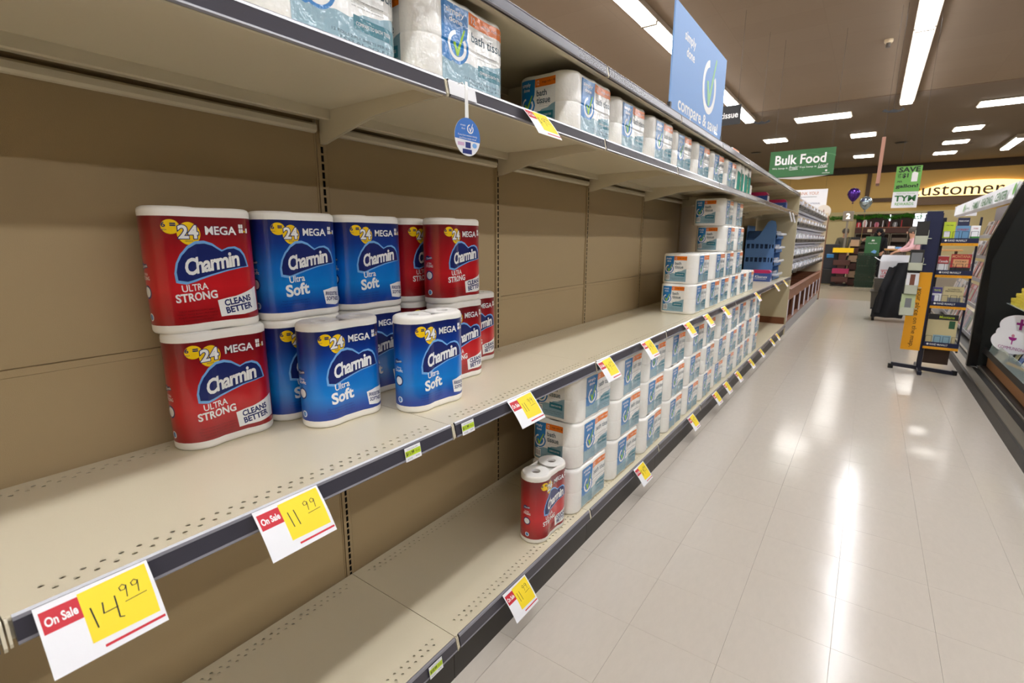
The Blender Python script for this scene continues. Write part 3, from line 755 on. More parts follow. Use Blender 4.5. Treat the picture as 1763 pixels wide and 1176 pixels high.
def card(y0,z,price,lab,sc=1.,tilt=0):
    c=cards[price]; loc=(.0165,y0,z)
    if price not in used: o=c; used.add(price); o.location=loc; o.rotation_euler=(0,0,RP); o['label']=lab; o['group']='on-sale price cards'
    else: o=dup(c,loc,RP,lab,'on-sale price cards')
    if tilt: o.rotation_euler=(0,R(tilt),RP)
    if sc!=1: o.scale=(sc,sc,sc)
    return o
card(.028,ZM+.006,'14','large on-sale card with handwritten 14.99 at the lower left corner')
card(.338,ZM+.006,'11','on-sale card with handwritten 11.99 on middle shelf rail, second from left')
card(1.165,ZM+.006,'11','on-sale card on the middle rail right of the two lime labels')
for i,(y,n) in enumerate(((1.815,'first'),(2.32,'second'),(3.03,'third'),(3.48,'fourth'),(4.0,'fifth'),(5.35,'sixth'),(6.6,'seventh'),(7.35,'eighth'))):
    card(y,ZM+.006,'9','on-sale card on middle rail over the white packs, %s from left'%n)
card(1.142,ZD+.006,'11','on-sale card on the base rail under the empty deck')
for i,y in enumerate((2.33,3.30,3.97,4.33,4.78,5.4,6.0,6.75,7.2)):
    card(y,ZD+.006,'9','on-sale card on the base rail below the white packs, %s from left'%ORD[i])
card(1.235,ZU+.002,'9','on-sale card hanging from the upper shelf rail, nearest one')
def lime_label(y,z,lab,body='$11.99'):
    t=thing('price_label',lab,'price label',(.0115,y,z),RP,'small lime price labels'); W,Hl=.054,.036
    ang=R(10)
    f=lambda x,yy,L:(x,-(.0045+(.036-yy)*math.sin(ang)+.0004*L),-(.036-yy)*math.cos(ang)-.001)
    MB().add([f(0,0,0),f(W,0,0),f(W,Hl,0),f(0,Hl,0),f(0,0,-1),f(W,0,-1),f(W,Hl,-1),f(0,Hl,-1)],[(0,1,2,3),(4,7,6,5),(0,4,5,1),(1,5,6,2),(2,6,7,3),(3,7,4,0)]).build('label_card',white,t)
    P=Print(); P.rect(.001,W-.001,.012,.027,lime,1); P.text(body,.017,.0195,.027,.010,ink,2,bold=.02); P.text('10 ct',.042,.0195,.014,.006,ink,2)
    P.text('toilet tissue rolls',.026,.031,.036,.003,grayink,2); P.text('III 0123',.014,.006,.016,.004,grayink,2); P.text('456789',.04,.007,.014,.004,grayink,2)
    P.build('printed_face',t,f); return t
lime_label(.724,ZM,'small lime price label on the middle rail, left of the clip')
lime_label(.942,ZM,'small lime price label on the middle rail, right of the clip')
lime_label(.782,ZD,'small lime price label on the base rail, left of the seam','$10.99')
# blank white strip on the upper rail and round wobbler
ws=thing('shelf_strip','blank white strip in the upper rail behind the round wobbler','label',(.0,.918,ZU),0)
MB().prism([(.0115,.000),(.0182,-.0325),(.0190,-.0325),(.0123,.000)],0,.105,'y').build('strip_card',white,ws)
wb=thing('shelf_wobbler','round blue and white hanging disc on a clear tongue, upper rail','hang tag',(.02,.945,ZU-.002),RP+R(-6))
MB().tube([(0,-.001,-.002),(0,-.018,-.002),(.001,-.030,-.02),(.001,-.032,-.085)],.0012,n=6).prism([(-.006,-.09),(.006,-.09),(.005,-.02),(.004,-.003),(-.004,-.003),(-.005,-.02)],-.0325,-.0317,'y').build('tongue',inkwhite,wb)
wz=-.132; wr=.044
MB().prism(circ(0,wz,wr,wr*1.03,n=40),-.0345,-.0335,'y').build('disc',white,wb)
P=Print(); wblue=mat('wobbler_blue',(44,112,196),rough=.4)
half=[(wr*math.cos(R(a)),wz+wr*1.03*math.sin(R(a))) for a in range(-12,193,8)]
P.poly(half,wblue,1); sd_logo(P,.009,wz+.020,.011,inkwhite,inkwhite,2); P.text('simply',-.016,wz+.026,.018,.005,inkwhite,2); P.text('done',-.015,wz+.019,.012,.0045,inkwhite,2)
P.text('if you love western family',0,wz+.003,.066,.0055,inkwhite,2); P.text('you\'ll love simply done!',0,wz-.004,.058,.0055,inkwhite,2)
P.rect(-.034,-.012,wz-.022,wz-.014,mat('pale_pink_ink',(206,170,200),rough=.5),1); P.rect(-.008,.010,wz-.026,wz-.012,dblue,1); P.poly(circ(.024,wz-.018,.008,.006),skyb,1); P.rect(-.018,.014,wz-.040,wz-.029,dblue,1)
P.build('printed_face',wb,lambda x,y,L:(x,-.0345-.0003*L,y))
# two small white dangling clips near the far end
for i,(y,z) in enumerate(((7.2,ZU),(7.5,ZU))):
    c=thing('hang_tag','narrow white dangling tag under the upper rail near the end panel, %s'%('left','right')[i],'hang tag',(.02,y,z-.03))
    MB().prism([(0,0),(.01,0),(.05,-.12),(.035,-.125)],0,.035,'y').build('tag_card',white,c); MB().cyl((0,.017,.0),(0,.017,.02),.003,n=6).build('hook',railm,c)

# blue header sign standing on the top shelf
hs=thing('header_sign','light blue compare and save sign standing on the top shelf','sign',(-.045,2.70,ZT-.004),RP)
MB().bbox(0,1.10,-.004,.004,0,.56,b=.001).build('board',[mat('sign_blue',(118,160,214),rough=.5)],hs)
for x in (0,1.088): MB().box(x-.004,x+.016,-.008,.008,-.012,.07).build('sign_clip',mat('black_plastic',(20,20,22),rough=.4),hs)
P=Print(); P.text('simply',.28,.44,.20,.065,inkwhite,1,bold=.02); P.text('done',.30,.375,.15,.05,inkwhite,1,bold=.02)
sd_logo(P,.72,.30,.155,inkwhite,mat('pale_green_ink',(150,204,150),rough=.5),1.2); P.text('compare & save!',.56,.085,.86,.095,inkwhite,1,bold=.02)
P.build('printed_face',hs,lambda x,y,L:(x,-.0042-.0006*L,y))

# small things on the top shelf
MB_=thing('carton_on_top','small orange and white carton lying on the top shelf beyond the blue sign','carton',(-.1,4.3,ZT+.001))
MB().bbox(-.06,.06,-.12,.12,0,.05,b=.004).build('carton_body',[white],MB_); MB().box(.0605,.062,-.1,.1,.03,.048).build('orange_stripe',sdorange,MB_)

# ------------------------------------------------------------------ bulk bins beyond the end panel
Y9=NB*L_+.035; YE=13.95
wood=mat('red_oak',(134,82,56),rough=.4,var=.14,vscale=6); creamp=mat('cream_laminate',(214,196,164),rough=.6)
clear=mat('clear_bin_plastic',(222,224,232),rough=.12,coat=.8,bump=.5,bscale=18); blackp=mat('black_plastic',(20,20,22),rough=.4)
bf=thing('bulk_fixture','cream and oak bulk goods fixture beyond the beige end panel','fixture',(0,Y9,0))
Lb=YE-Y9
MB().bbox(-.60,-.54,0,Lb,.0,2.0,b=.004).build('back_board',creamp,bf)
MB().bbox(-.54,.01,Lb-.035,Lb,.0,2.02,b=.004).build('end_board',creamp,bf)
MB().bbox(.012,.03,Lb-.03,Lb,.0,1.95,b=.004).build('wood_edge',wood,bf)
MB().bbox(-.52,.0,.002,Lb-.05,.0,.16,b=.004).build('base_plinth',mat('grey_plinth',(150,150,152),rough=.4),bf)
for i in range(7):
    y0=.01+i*(Lb-.06)/7; y1=y0+(Lb-.06)/7-.012
    mb=MB(); mb.box(-.03,.0,y0,y1,.165,.22).box(-.03,.0,y0,y1,.50,.66)
    n=1
    for q in range(n+1):
        yy=y0+(y1-y0-.05)*q/n; mb.box(-.028,.0,yy,yy+.05,.22,.50)
    mb.box(-.5,-.03,y0,y0+.01,.165,.66).box(-.5,-.03,y1-.01,y1,.165,.66)
    mb.build('oak_bin_front',wood,bf)
    mb=MB()
    for q in range(n+1):
        yy=y0+(y1-y0-.07)*q/n; mb.box(.001,.010,yy,yy+.07,.20,.52)
    mb.build('pale_post',mat('pale_post',(214,210,220),rough=.3),bf)
    MB().box(-.40,-.06,y0+.015,y1-.015,.17,.60).build('dark_bin',blackp,bf)
    mb=MB(); mb.prism([(.012,.66),(.026,.68),(-.02,.70),(-.03,.66)],y0,y1,'y').build('oak_rim',wood,bf)
for z in (.91,1.12,1.36,1.60,1.84):
    MB().prism([(-.53,z-.02),(-.06,z-.03),(-.03,z-.015),(-.03,z+.004),(-.53,z+.004)],.005,Lb-.04,'y').build('tier_shelf',mat('pale_tier',(222,222,232),rough=.3),bf)
b0=None; tiers=['lowest','second','third','fourth','top']
for ti,z in enumerate((.915,1.125,1.365,1.605,1.845)):
    
    for i in range(9):
        y=Y9+.05+i*.60
        lab='clear bulk bin on the %s tier, %s along from the end panel'%(tiers[ti],ORD[i])
        if b0 is None:
            b0=thing('bulk_bin',lab,'bin',(-.03,y,z),0,'clear bulk bins')
            MB().prism([(-.46,0),(.0,0),(.045,.05),(.03,.13),(-.04,.19),(-.46,.19)],.0,.56,'y').build('bin_body',clear,b0)
            MB().prism([(.0,-.012),(.05,.0),(.054,.035),(.048,.05),(.0,.0)],.005,.555,'y').build('scoop_lip',blackp,b0)
            MB().bbox(.046,.052,.2,.36,.06,.11,b=.002).build('bin_label',white,b0)
        else: dup(b0,(-.03,y,z+.0),0,lab)
rs=thing('round_sign','round pale sign on a white pole at the end of the bulk fixture','sign',(-.10,14.02,0))
MB().cyl((.0,0,0),(.0,0,1.98),.022,n=12).build('pole',white,rs); MB().cyl((0,-.02,2.06),(0,.0,2.06),.15,n=36).build('disc',mat('pale_sign',(228,218,204),rough=.5),rs)
P=Print(); P.poly([(-.012,1.99),(.02,1.99),(.012,2.08),(.0,2.12),(-.01,2.06)],wood,1); P.build('printed_face',rs,lambda x,y,L:(x,-.0205-.001*L,y))
MB().bbox(-.12,.12,-.12,.12,.0,.02,b=.006).build('foot',blackp,rs)
sc=thing('hanging_scale','small black and chrome hanging scale beside the bulk bins','scale',(-.22,13.2,1.30))
MB().bbox(-.09,.09,-.08,.08,.0,.05,b=.01).build('pan',blackp,sc); MB().cyl((0,0,.05),(0,0,.12),.05,.03,n=16).build('dial',railtrim,sc)

# ------------------------------------------------------------------ hanging signs
def hang(name,label,x0,x1,z0,z1,y,m,th=.006,wires=True,rz=0):
    t=thing(name,label,'sign',(x0,y,0),rz); MB().bbox(0,x1-x0,0,th,z0,z1,b=.001).build('board',m,t)
    if wires:
        for q,x in enumerate((.05,x1-x0-.05)):
            MB().cyl((x,th/2,z1-.002),(x,th/2,H_-.001),.0016,n=5).build('wire',blackp,t)
    return t
bs=hang('hanging_sign','green Bulk Food sign hanging over the aisle',-.63,.29,2.41,2.82,9.5,mat('sign_green',(58,112,66),rough=.55))
P=Print(); leaf=mat('sign_green_light',(78,132,84),rough=.55)
P.ring(.78,2.44,.30,.285,leaf,1,a0=60,a1=170); P.ring(.55,2.40,.36,.35,leaf,1,a0=50,a1=150)
P.text('Bulk Food',.44,2.675,.72,.15,inkwhite,2,bold=.02); P.text('We keep it',.16,2.545,.23,.035,inkwhite,2); P.text('Fresh!',.36,2.55,.13,.05,inkwhite,2,shear=.3); P.text('You keep it',.56,2.545,.24,.035,inkwhite,2); P.text('Local!',.77,2.555,.13,.055,inkwhite,2,shear=.3)
P.stroke([(.30,2.515),(.42,2.52)],.006,inkwhite,2); P.stroke([(.70,2.52),(.83,2.525)],.006,inkwhite,2)
P.poly(circ(.82,2.475,.015),inkwhite,2); P.text('market',.82,2.44,.10,.02,inkwhite,2)
P.build('printed_face',bs,lambda x,y,L:(x,-.0006-.0015*L,y))
MB().prism([(.05,2.40),(.45,2.36),(.85,2.405)],0,.006,'y').build('lower_scallop',mat('pale_scallop',(196,190,184),rough=.6),bs)
ty=hang('hanging_sign','green and white rewards banner hanging low over the aisle',1.085,1.385,1.87,2.46,9.5,white)
P=Print(); lg=mat('leaf_green',(110,176,80),rough=.5); dg_=mat('deep_green',(40,110,50),rough=.5)
P.rect(0,.30,2.10,2.46,lg,1); P.text('SAVE',.155,2.412,.25,.072,ink,2,bold=.03); P.text('UP',.045,2.345,.04,.03,ink,2,bold=.02); P.text('TO',.045,2.31,.04,.03,ink,2,bold=.02); P.text('$1',.115,2.325,.07,.07,ink,2,bold=.03)
P.text('PER',.06,2.245,.06,.025,ink,2,bold=.02); P.text('gallon!',.15,2.175,.26,.065,ink,2,bold=.03)
P.poly([(.19,2.24),(.26,2.24),(.26,2.36),(.21,2.38),(.19,2.36)],inkwhite,2)
P.text('Thank You Thursday',.15,2.07,.22,.02,lg,2); P.text('TYM',.15,2.005,.25,.085,dg_,2,bold=.03); P.text('REWARDS',.15,1.925,.22,.04,lg,2,bold=.01)
P.build('printed_face',ty,lambda x,y,L:(x,-.0006-.0015*L,y))
ts=hang('hanging_sign','black aisle sign reading tissue, partly behind the blue header sign',-1.85,-.83,3.02,3.285,8.0,blackp)
P=Print(); P.text('bath tissue',.765,3.155,.44,.085,inkwhite,1,bold=.02); P.build('printed_face',ts,lambda x,y,L:(x,-.0006-.0015*L,y))
th=hang('hanging_sign','white thank-you banner hanging past the end of the bulk fixture',-.95,-.085,1.55,2.60,14.3,white)
P=Print(); orn=mat('dull_orange',(196,120,70),rough=.6); P.text('THANK YOU!',.42,2.51,.52,.07,orn,1); P.rect(.25,.65,2.42,2.43,grayink,1)
pk=mat('dusty_pink',(200,130,150),rough=.6)
for i in range(6): P.poly(circ(.40+.055*math.cos(i*1.05),2.27+.055*math.sin(i*1.05),.018),pk,1)
P.text('NATIONAL',.62,2.27,.24,.035,navy,1); P.rect(.2,.7,2.13,2.142,ink,1); P.rect(.45,.55,1.95,2.04,wood,1)
P.build('printed_face',th,lambda x,y,L:(x,-.0006-.0015*L,y))
pole=thing('hanging_sign','narrow pinkish banner seen edge-on, hanging on a wire over aisle','sign',(.88,9.0,0))
MB().bbox(-.022,.022,.0,.42,2.19,2.82,b=.003).build('board',mat('pink_beige',(176,128,108),rough=.6),pole); MB().cyl((0,.05,2.82),(0,.05,H_),.0016,n=5).build('wire',blackp,pole)
def batwing(x,y,z,lab):
    t=thing('ceiling_hook',lab,'hook',(x,y,z)); pr=[(-.13,.02),(-.10,.05),(-.05,.02),(0,.035),(.06,.015),(.10,.045),(.13,.015),(.09,.0),(.03,-.01),(-.04,-.005)]
    MB().prism(pr,0,.02,'y').build('bracket_plate',blackp,t); MB().cyl((0,.01,.03),(0,.01,H_-z),.0016,n=5).build('wire',blackp,t)
batwing(-.73,9,3.19,'black curved sign hanger dangling left over the tall shelves'); batwing(.94,9,3.14,'black curved sign hanger dangling over the middle of the aisle')
sd=thing('smoke_detector','small white smoke detector on the near ceiling','detector',(.75,10.4,H_)); MB().lathe([(.0,-.05),(.05,-.05),(.06,-.03),(.06,0)],20).build('cover',creamp,sd); MB().cyl((0,0,-.11),(0,0,-.05),.03,n=12).build('sensor',mat('grey_sensor',(90,82,76),rough=.6),sd)
for i,(x,y,d) in enumerate(((3.0,22.4,'round ceiling speaker near the right edge lamps'),(-2.9,20.5,'round black ceiling speaker left of the green sign'),(1.3,21.0,'round black ceiling speaker in the middle of far ceiling'))):
    v=thing('ceiling_speaker',d,'speaker',(x,y,H_)); MB().lathe([(.0,-.03),(.12,-.03),(.16,-.012),(.17,0)],24).build('grille',blackp if i else ceil2m,v); MB().lathe([(.17,-.001),(.2,-.006),(.2,0)],24).build('trim_ring',ceil2m,v)

# ------------------------------------------------------------------ right side: floor plinth, card fixture, magazine rack
dk=mat('bronze_black',(26,24,20),rough=.45); metal=mat('scuffed_metal',(120,112,98),rough=.35,metal=.5)
pl=thing('plinth','long dark plinth with metal strips along the right side of the aisle','plinth',(1.84,-3.0,0))
MB().prism([(0,0),(0,.09),(.02,.105),(.34,.12),(.34,0)],0,15.4,'y').build('plinth_body',dk,pl)
MB().prism([(.012,.1),(.07,.112),(.07,.118),(.012,.108)],0,15.4,'y').build('metal_strip',metal,pl)
MB().prism([(.12,.115),(.14,.119),(.14,.135),(.12,.13)],0,15.4,'y').build('metal_strip',metal,pl)
cf=thing('card_fixture','black greeting-card fixture with slanted side frame at the right edge','fixture',(2.0,-3.0,0))  # unseen near stretch added, blocks light bounced towards the shelves
MB().prism([(.35,.12),(1.0,.12),(1.0,2.2),(.55,2.2),(.55,.5)],0,.03,'y').build('side_frame',dk,cf)
Lc=9.75
black=mat('matt_black_board',(14,16,10),rough=.85)
# far end frame: slanted post + panel
MB().prism([(-.06,.13),(-.065,.44),(-.095,1.2),(.04,1.74),(.15,2.08),(.95,2.08),(.95,.13)],Lc,Lc+.04,'y').build('end_board',black,cf)
MB().prism([(-.05,.12),(-.055,.44),(-.09,1.2),(.045,1.75),(.16,2.12),(.08,2.12),(.01,1.90),(-.135,1.40),(-.14,.95),(-.13,.12)],Lc-.005,Lc+.06,'y').build('slanted_post',mat('gloss_black',(8,8,8),rough=.25),cf)
MB().box(.93,.97,.03,Lc,.13,2.0).build('back_board',black,cf)
MB().prism([(.02,.14),(.05,.14),(.05,.28),(.02,.28)],.03,Lc-.01,'y').build('kraft_panel',mat('kraft_board',(150,104,62),rough=.7),cf)
MB().prism([(-.03,.28),(.06,.28),(.06,.32),(-.02,.33)],.03,Lc-.01,'y').build('tray_rim',dk,cf)
MB().prism([(.06,.29),(.93,.60),(.93,.61),(.06,.30)],.03,Lc-.01,'y').build('card_tier',dk,cf)
MB().prism([(-.03,.13),(.93,.13),(.93,.14),(-.03,.14)],.03,Lc-.01,'y').build('bottom_shelf',dk,cf)
MB().prism([(-.02,.33),(-.012,.33),(.008,.43),(.0,.43)],.5,Lc-.25,'y').build('glass_guard',mat('glass_guard',(190,210,204),rough=.08,alpha=.45,coat=1),cf)
cardcols=[(206,216,216),(176,198,176),(90,110,160),(220,214,204),(150,60,140),(232,226,214),(190,190,196),(210,196,120),(120,150,170),(228,222,170)]
cms=[mat('card_paper_%d'%i,c,rough=.5) for i,c in enumerate(cardcols)]
g0=None; n=0; rows=['front','second','third','fourth']
for rw in range(4):
    for i in range(11):
        y=-3.0+Lc-.14-.17*i; x=2.10+.12*rw; z=.322+.045*rw+ (.0 if rw<3 else .02)
        lab='greeting card in the %s row of the black fixture, %s from its far end'%(rows[rw],ORD[i])
        if g0 is None:
            g0=thing('greeting_card',lab,'card',(x,y,z),0,'greeting cards'); g=g0
            MB().prism([(0,0),(.06,.17),(.064,.17),(.006,0)],0,.115,'y').build('card_sheet',cms[0],g0)
            MB().prism([(.0185,.06),(.043,.13),(.0405,.13),(.016,.06)],.03,.085,'y').build('printed_patch',cms[1],g0)
        else:
            g=dup(g0,(x,y+rnd.uniform(-.01,.01),z),rnd.uniform(-.08,.08),lab)
            for ch in g.children:
                ch.data=ch.data.copy(); ch.data.materials[0]=cms[(i*3+rw*5+(4 if 'patch' in ch.name else 0))%10]
MB().bbox(.05,.30,Lc-1.0,Lc-.15,.795,.803,b=.002).box(.27,.29,Lc-.9,Lc-.88,.36,.795).box(.27,.29,Lc-.3,Lc-.28,.36,.795).build('clear_shelf',mat('clear_shelf',(200,214,210),rough=.1,coat=.8),cf)
yt=mat('lemon_card',(226,206,70),rough=.5)
for i in range(3):
    t=thing('envelope_stack','stack of lemon yellow envelopes on clear shelf, %s from the far end'%ORD[i],'envelopes',(2.065,6.36-.20*i,.8035),0,'yellow envelope stacks')
    for q in range(2+2*i): MB().bbox(.0+.002*q,.13,.0,.16,.03*q,.03*q+.027,b=.002).build('envelope',yt,t,rz=R(2*q))
# two round topper signs
magenta=mat('magenta_ink',(160,30,130),rough=.5)
for i,(x,y,z,w_,lab) in enumerate(((2.12,6.26,.62,.17,'round white card topper with magenta cross, upper one'),(2.06,6.14,.49,.17,'round white card topper reading COMMUNION, lower one'))):
    t=thing('topper_sign',lab,'sign',(x,y,z),R(-50))
    MB().prism(circ(0,0,w_*1.1,w_*.62,n=36),0,.004,'y').build('board',white,t)
    MB().cyl((0,.006,-.30 if i==0 else -.22),(0,.006,-.05),.004,n=6).build('stem',railtrim,t)
    P=Print()
    if i==0: P.rect(-.012,.012,-.03,.07,magenta,1); P.rect(-.04,.04,.015,.035,magenta,1); P.text('CONFIRMATION',0,-.065,.20,.022,magenta,1)
    else:
        P.poly(circ(0,.045,.035,.03,n=20,a0=180,a1=360)+[(.035,.045)],magenta,1); P.rect(-.005,.005,-.02,.02,magenta,1); P.poly(circ(0,.06,.014),pk,1.5); P.text('COMMUNION',0,-.055,.22,.028,magenta,1)
    P.build('printed_face',t,lambda x,y,L:(x,-.0005-.0012*L,y))
tt=thing('topper_sign','small rounded pale blue card topper at the far end of the front row','sign',(2.05,6.52,.47),R(-50))
MB().prism(rrect(-.06,.06,-.1,.1,.04),0,.004,'y').build('board',white,tt); MB().cyl((0,.006,-.13),(0,.006,-.09),.004,n=6).build('stem',railtrim,tt)
P=Print(); P.rect(-.02,.02,.01,.05,sdteal,1); P.text('BAPTISM',0,-.02,.08,.014,sdteal,1); P.text('AND RELIGIOUS',0,-.045,.09,.012,sdteal,1); P.build('printed_face',tt,lambda x,y,L:(x,-.0005-.0012*L,y))

mr=thing('magazine_rack','long white magazine rack under the family reading center header','magazine rack',(2.08,7.0,0))
Lm=5.0; greyf=mat('rack_grey',(160,158,160),rough=.4,metal=.2)
MB().box(.52,.56,0,Lm,.13,1.95).build('back_board',mat('rack_back',(120,112,112),rough=.6),mr)
MB().box(-.0,.52,-.0,.02,.13,.5).box(.3,.52,0,.02,.5,1.9).build('side_board',greyf,mr)
hd=MB(); prof=[]
hd.prism([(-.02,1.83),(.02,1.80),(.05,1.98),(.0,2.0)],0.3,Lm,'y').build('header_board',white,mr)
MB().prism([(.0,.0),(.3,.0),(.3,.16),(.06,.16)],1.83,1.99,'z',M=Matrix.Translation((-.02,Lm,0))).build('header_end',white,mr)
P=Print(); P.text('FAMILY',2.35,1.89,.60,.10,dg_,1,bold=.02); P.text('READING',3.17,1.89,.72,.10,dg_,1,bold=.02); P.text('CENTER',4.06,1.89,.64,.10,dg_,1,bold=.02); P.text('market',1.55,1.885,.42,.035,dg_,1); P.poly(circ(1.22,1.90,.06),lg,1); P.poly(circ(4.70,1.92,.06),lg,1)
# seen from the aisle (looking +x) the reading direction is -y
P.build('printed_face',mr,lambda x,y,L:(-.008-.02+.0-.0+ (1.995-y)*(-.11)+.012-.002*L,Lm-x,y))
for i,z in enumerate((.16,.48,.80,1.12,1.44)):
    x=.0+.09*i
    MB().prism([(x,z),(x+.012,z),(x+.012,z+.05),(x,z+.05)],0.02,Lm,'y').box(x+.012,x+.1,.02,Lm,z,z+.006).build('tier_lip',greyf,mr)
mcol=[(214,206,200),(170,160,160),(196,120,120),(226,226,230),(120,130,150),(210,190,196),(90,90,96),(232,220,210),(180,190,170),(150,110,100)]
mms=[mat('magazine_%d'%i,c,rough=.3,coat=.5) for i,c in enumerate(mcol)]
m0=None
tn=['lowest','second','third','fourth','top']
for i,z in enumerate((.16,.48,.80,1.12,1.44)):
    x=2.08+.09*i+.0135
    for k in range(18):
        y=7.05+k*.27
        lab='magazine on the %s tier of the reading rack, number %s from the near end'%(tn[i],['one','two','three','four','five','six','seven','eight','nine','ten','eleven','twelve','thirteen','fourteen','fifteen','sixteen','seventeen','eighteen'][k])
        if m0 is None:
            m0=thing('magazine',lab,'magazine',(x,y,z+.0065),0,'magazines in the reading rack'); m=m0
            MB().prism([(0,0),(.012,0),(.075,.27),(.066,.27)],0,.21,'y').build('cover',mms[0],m0)
            MB().prism([(.0525,.215),(.064,.262),(.0625,.262),(.051,.215)],.02,.19,'y').build('masthead',mms[2],m0)
            MB().prism([(.013,.06),(.047,.20),(.0455,.20),(.0115,.06)],.04,.17,'y').build('cover_photo',mms[4],m0)
        else:
            m=dup(m0,(x,y+rnd.uniform(-.01,.01),z+.0065),rnd.uniform(-.04,.04),lab)
            for ch in m.children:
                ch.data=ch.data.copy(); ch.data.materials[0]=mms[(k*7+i*3+len(ch.name))%10]

# ------------------------------------------------------------------ map rack on a pedestal
navyp=mat('navy_board',(20,28,66),rough=.5); amber=mat('amber_board',(240,168,20),rough=.5); navym=mat('navy_metal',(24,28,48),rough=.35)
rk=thing('map_rack','navy and amber map rack with four pockets on crossed floor feet','display rack',(1.49,6.75,0))
MB().prism([(-.24,.03),(.30,.0),(.30,.04),(-.24,.07)],-.02,.02,'y').build('foot',navym,rk); MB().cyl((-.24,0,.0),(-.24,0,.05),.025,n=10).cyl((.30,0,.0),(.30,0,.05),.025,n=10).build('foot_cap',blackp,rk)
MB().bbox(-.02,.02,-.22,.30,.0,.045,b=.008).build('foot',navym,rk)
MB().bbox(-.022,.022,-.022,.022,.04,1.62,b=.004).build('post',navym,rk)
for x in (.0,.275):
    MB().bbox(x,x+.018,-.02,.0,.24,1.62,b=.003).build('side_rail',navym,rk)
MB().bbox(-.19,-.025,-.16,-.14,.25,1.07,b=.002).build('amber_panel',amber,rk); MB().bbox(-.15,-.025,-.16,-.14,1.071,1.68,b=.002).build('navy_panel',navyp,rk)
MB().bbox(-.03,-.018,-.16,.04,.25,1.66,b=.002).build('panel_return',navyp,rk); MB().bbox(-.15,-.138,-.139,.04,.25,1.66,b=.002).build('panel_return',navyp,rk)
MB().bbox(.03,.24,.05,.07,.09,.26,b=.002).build('kick_board',mat('dark_brown_board',(70,50,36),rough=.6),rk)
P=Print(); P.text('your place on the map.',0,0,.62,.05,ink,1)
P.build('printed_face',rk,lambda x,y,L:(-.108+y,-.1605-.001*L,.62-x-.03))
for i,z in enumerate((.27,.70,1.02,1.34)):
    MB().bbox(.0,.285,-.085,-.075,z+.0,z+.075,b=.002).build('pocket_front',navyp,rk)
    MB().box(.0,.285,-.075,-.0,z+.0,z+.006).build('pocket_floor',navym,rk)
    P=Print(); P.rect(.0,.285,z,z+.026,amber,1); P.poly(circ(.035,z+.052,.010),inkwhite,1); P.text('RAND McNALLY',.125,z+.052,.145,.020,inkwhite,1,bold=.01); P.text('the right place to go on the map',.15,z+.013,.2,.007,brownink,2)
    P.build('pocket_print',rk,lambda x,y,L:(x,-.0851-.0012*L,y))
    wr_=MB()
    for q in range(4): 
        x=.01+.07*q; wr_.tube([(x,-.082,z+.07),(x,-.082,z+.14),(x+.05,-.082,z+.14),(x+.05,-.082,z+.07)],.0018,n=5)
    wr_.build('wire_loops',navym,rk)
# maps and atlases in the pockets
def booklet(name,label,cat,x,y,z,w_,h_,cols,title,tm_,lean=.10,grp='maps and atlases in the pockets'):
    t=thing(name,label,cat,(x,y,z),0,grp); lx=lambda zz:zz*lean
    MB().prism([(0,0),(.012,0),(.012+h_*lean,h_),(h_*lean,h_)],0,w_,'x').build('cover',cols[0],t)
    P=Print()
    for (a,b,c,d,m) in cols[1]: P.rect(a*w_,b*w_,c*h_,d*h_,m,1)
    for (tx,cx,cz,tw,th_,m) in title: P.text(tx,cx*w_,cz*h_,tw*w_,th_*h_,m,2,bold=.01)
    P.build('printed_cover',t,lambda xx,yy,L:(xx,yy*lean-.0008-.0008*L,yy)); return t
B=booklet; Y0=6.75-.072
tanm=mat('map_tan',(200,186,140),rough=.45,coat=.3); redc=mat('map_red',(176,40,40),rough=.45,coat=.3); limec=mat('map_lime',(196,216,40),rough=.45,coat=.3); bluec=mat('map_blue',(100,150,190),rough=.45,coat=.3); orc=mat('map_peach',(220,160,110),rough=.45,coat=.3); purp=mat('map_violet',(64,56,130),rough=.45,coat=.3); dkg=mat('map_forest',(30,80,46),rough=.45); greenc=mat('map_green',(60,140,50),rough=.45)
B('map_booklet','lime green city map in the top pocket of the map rack','map',1.495,Y0,1.347,.09,.23,(limec,[(.1,.6,.35,.6,white)]),[('city map',.5,.85,.6,.06,dkg)],tm_=None)
B('map_booklet','light blue map in the top pocket, between lime and green maps','map',1.59,Y0,1.347,.11,.19,(bluec,[(0,1,0,.25,sdgrey)]),[('STREET',.5,.8,.8,.1,redc)],tm_=None)
B('map_booklet','white and green map at the right of the top pocket','map',1.705,Y0,1.347,.07,.19,(white,[(0,1,0,.45,greenc)]),[('map',.5,.85,.5,.07,redc)],tm_=None)
B('map_booklet','dark navy atlas standing behind the maps of the top pocket','atlas',1.60,Y0+.03,1.347,.09,.27,(navyp,[]),[('ROAD ATLAS',.5,.88,.8,.05,inkwhite)],tm_=None)
B('map_booklet','red-headed Canada map in the second pocket of the map rack','map',1.495,Y0,1.027,.085,.21,(white,[(0,1,.62,.98,redc)]),[('Canada',.5,.75,.85,.12,inkwhite)],tm_=None)
B('map_booklet','red and peach Montana map in the second pocket','map',1.595,Y0,1.027,.155,.23,(redc,[(.12,.88,.45,.78,orc),(0,1,0,.42,blackp)]),[('MONTANA',.5,.9,.9,.12,orc),('STATE MAP',.5,.68,.55,.06,ink)],tm_=None)
B('map_booklet','violet and white map in the third pocket of the map rack','map',1.495,Y0,.707,.075,.21,(white,[(0,1,.7,1,purp),(0,.3,0,.6,purp)]),[('TRAVEL',.5,.85,.8,.1,limec)],tm_=None)
B('map_booklet','tan map with a dark photo in the third pocket','map',1.58,Y0,.707,.16,.22,(tanm,[(.25,.9,.0,.5,grayink)]),[('AUTHENTIC',.5,.88,.6,.06,ink),('DESTINATIONS',.5,.79,.8,.06,ink)],tm_=None)
